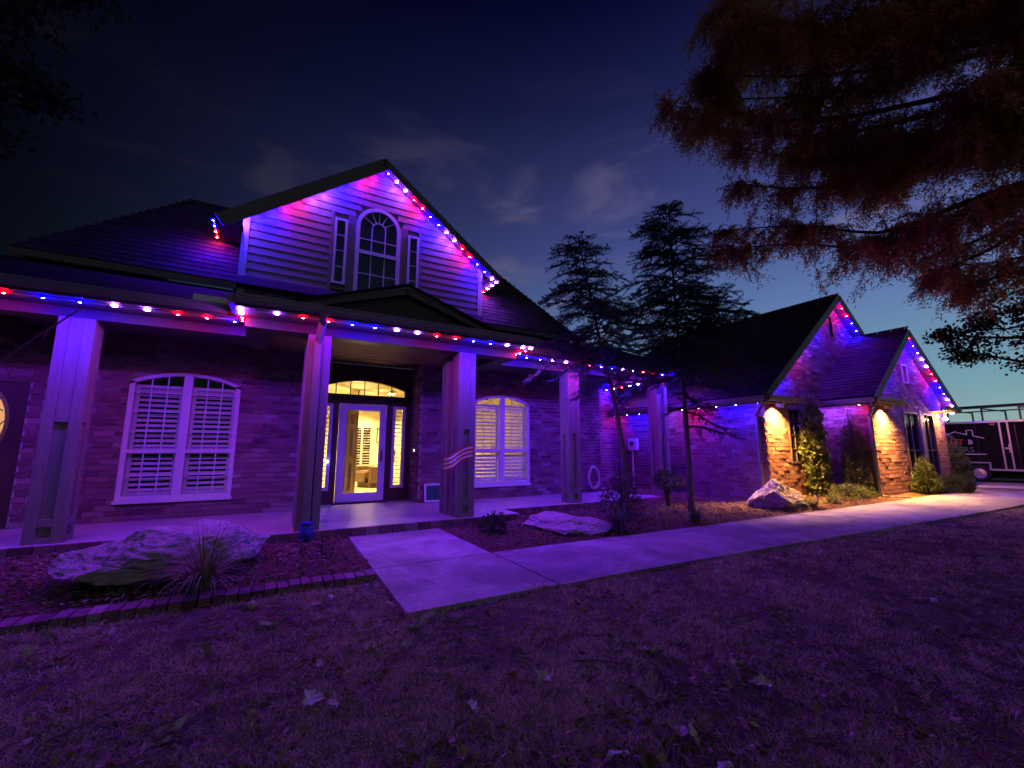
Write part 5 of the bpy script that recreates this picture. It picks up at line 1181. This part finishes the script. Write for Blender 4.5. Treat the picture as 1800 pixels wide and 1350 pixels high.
# ------------------------------------------------------------------ lawn: grass, litter, leaves, sticks
def lawn_mask(x, y):
    lawn = (y < np.where(x < 1.06, 4.62, np.where(x < 2.58, 3.53, sw_near(x)+.02)))
    return lawn
def ragged(x, y): return .05*np.sin(x*9+np.sin(x*23)*1.3)+.03*np.sin(x*41)
def grass():
    n = 640000
    # denser towards the eye
    r = .5+12.1*rng.random(n)**1.3; a = R(29.7)+rng.uniform(-R(68), R(68), n); x, y = r*np.sin(a), r*np.cos(a)
    k = lawn_mask(x, y-.03-ragged(x, y)) & (x > -6) & (x < 14) & ~((x < 1.0) & (y > 4.63)); x, y, r = x[k], y[k], r[k]
    G_ = 700; xs_ = np.linspace(-7, 15, G_); ys_ = np.linspace(-2, 6, G_//2)
    F_ = np.array([[noise.noise(Vector((p*1.1, q*1.1, 0)))+.8*noise.noise(Vector((p*6, q*6, 4)))+.6*noise.noise(Vector((p*17, q*17, 9))) for q in ys_] for p in xs_])
    cl = F_[np.clip(((x+7)/22*G_).astype(int), 0, G_-1), np.clip(((y+2)/8*(G_//2)).astype(int), 0, G_//2-1)]
    k = (cl+rng.uniform(-.22, .22, len(x))) > -.08; x, y, r, cl = x[k], y[k], r[k], cl[k]
    P = np.stack([x, y, gz(x)-.006+.03*(~lawn_mask(x, y))], 1); n = len(x)
    D = norm(randdir(n)*np.array([1, 1, .3])*.95+np.array([0, 0, .75]))
    Lb = rng.uniform(.022, .065, n)*np.clip(.8+.9*cl, .4, 2.2)
    V = blades(P, D, Lb, rng.uniform(.0026, .0055, n)*(1+.10*r))
    o = link('lawn_grass', tris_mesh('lawn_grass', V, 'grass')); tag(o, 'short dormant brown grass of the front lawn', 'grass', kind='stuff')
    # tangled thatch lying flat
    m = 90000; r = .5+8.6*rng.random(m)**1.25; a = R(29.7)+rng.uniform(-R(68), R(68), m); x, y = r*np.sin(a), r*np.cos(a); k = lawn_mask(x, y) & (x > -6); x, y = x[k], y[k]
    P = np.stack([x, y, gz(x)+rng.uniform(.004, .03, len(x))], 1); D = norm(randdir(len(x))*np.array([1, 1, .18])); V = blades(P, D, rng.uniform(.04, .14, len(x)), rng.uniform(.003, .0075, len(x)))
    o = link('lawn_thatch', tris_mesh('lawn_thatch', V, 'dry_grass')); tag(o, 'dry straw-like thatch lying in the lawn', 'grass', kind='stuff')
grass()
def leaf_mesh(seed, m):
    """a curled dry leaf with a lobed edge and a stalk"""
    g = random.Random(seed); n = 7; V = []; F = []; L_ = .085; 
    for i in range(n+1):
        t = i/n; w = L_*.33*math.sin(math.pi*min(t*.92+.06, 1))*(1+.28*math.sin(t*15+seed)); zc = .018*math.sin(t*3+seed)+.01*g.random(); cr = g.uniform(.008, .02)
        V += [(-w, t*L_-L_/2, zc+cr), (0, t*L_-L_/2, zc), (w, t*L_-L_/2, zc+cr*g.uniform(.3, 1.4))]
    for i in range(n):
        a = i*3; F += [(a, a+1, a+4, a+3), (a+1, a+2, a+5, a+4)]
    me = bpy.data.meshes.new('leaf'); me.from_pydata(V, [], F); me.materials.append(MATS[m]); me.update(); return me
LM = [leaf_mesh(i, 'pale_leaf') for i in range(4)]+[leaf_mesh(i+9, 'leaf_litter') for i in range(4)]
spots = [(-1.22, 4.06), (-.86, 4.13), (-.29, 2.72), (.69, 3.11), (.28, 2.6), (1.45, 2.17), (2.26, 2.17), (2.54, 1.72), (2.45, 1.53), (4.95, 1.55), (4.6, 1.21), (-.02, 4.39), (.48, 4.18), (.1, 3.86), (.55, 4.2), (1.05, 3.3), (1.2, 3.42), (1.35, 3.35)]
while len(spots) < 80:
    r = 1.6+7*random.random()**1.2; a = R(29.7)+random.uniform(-R(50), R(50)); p = (r*math.sin(a), r*math.cos(a))
    if lawn_mask(np.array(p[0]), np.array(p[1]+.1)): spots.append(p)
for i, (x, y) in enumerate(spots):
    s = random.uniform(.7, 1.35) if i > 18 else random.uniform(1.2, 1.8); pale = i < 18 or random.random() < .35
    o = link('fallen_leaf', LM[random.randrange(4)+(0 if pale else 4)], None, (x, y, float(gz(x))+.026), (random.uniform(-.5, .5), random.uniform(-.5, .5), random.uniform(0, 6.28)), (s, s, s))
    tag(o, ('pale' if pale else 'brown')+' curled fallen leaf lying on the lawn grass', 'leaf', 'fallen leaves on the lawn')
def litter():
    V = []
    for (cnt, fn, zz, m) in ((13000, None, .03, 'leaf_litter'),):
        r = .5+11.7*rng.random(cnt)**1.3; a = R(29.7)+rng.uniform(-R(68), R(68), cnt); x, y = r*np.sin(a), r*np.cos(a); dr_ = np.array([noise.noise(Vector((p*.9, q*.9, 21)))+.6*noise.noise(Vector((p*3.5, q*3.5, 5))) for p, q in zip(x, y)]); k = lawn_mask(x, y) & (dr_+rng.uniform(-.3, .3, len(x)) > .02); x, y = x[k], y[k]
        P = np.stack([x, y, gz(x)+rng.uniform(.008, .035, len(x))], 1); V.append(leafquads(P, norm(randdir(len(x))*np.array([1, 1, .35])), rng.uniform(.03, .075, len(x)), rng.uniform(.018, .04, len(x))))
    o = link('leaf_litter', tris_mesh('leaf_litter', np.concatenate(V), 'leaf_litter', 4)); tag(o, 'small dry leaf litter strewn through the lawn', 'litter', kind='stuff')
    # mulch chips in the beds
    n = 26000; x = np.concatenate([rng.uniform(-5, 1.05, n//2), rng.uniform(2.6, 12.2, n//2)]); y = np.concatenate([rng.uniform(4.85, 7.5, n//2), rng.uniform(4.2, 7.5, n//2)])
    k = ((x < 1.06) & ((y < 6.9) | (x < -.55))) | ((x > 2.6) & (y > sw_far(x)+.03) & ((y < 6.9) | (x > 4.25)) & ~((x > 9.75) & (y > 5.5)) & ~((x > 12.2) & (y > 4.45)))
    x, y = x[k], y[k]; P = np.stack([x, y, gz(x)+rng.uniform(.045, .075, len(x))], 1); V = leafquads(P, norm(randdir(len(x))*np.array([1, 1, .3])), rng.uniform(.03, .09, len(x)), rng.uniform(.008, .022, len(x)))
    o = link('mulch_chips', tris_mesh('mulch_chips', V, 'chip', 4)); tag(o, 'shredded bark mulch strewn over the beds', 'mulch', kind='stuff')
litter()
for i, (x, y, a, l) in enumerate(((2.9, 2.5, .1, .5), (3.4, 2.2, -.1, .7), (3.0, 2.9, .5, .4), (1.9, 2.2, -.6, .35), (4.6, 2.0, .2, .45), (.9, 2.0, 1.2, .3), (-.6, 3.0, .6, .4))):
    P = [(-l/2, 0, .012), (-l*.1, .02*random.uniform(-1, 1), .02), (l/2, .03*random.uniform(-1, 1), .012)]
    o = MB().tube(P, [.006, .005, .003], 5).build('fallen_stick', 'stick'); o.location = (x, y, float(gz(x))+.01); o.rotation_euler = (0, 0, a); tag(o, 'thin fallen twig lying on the lawn', 'stick', 'fallen twigs on the lawn')
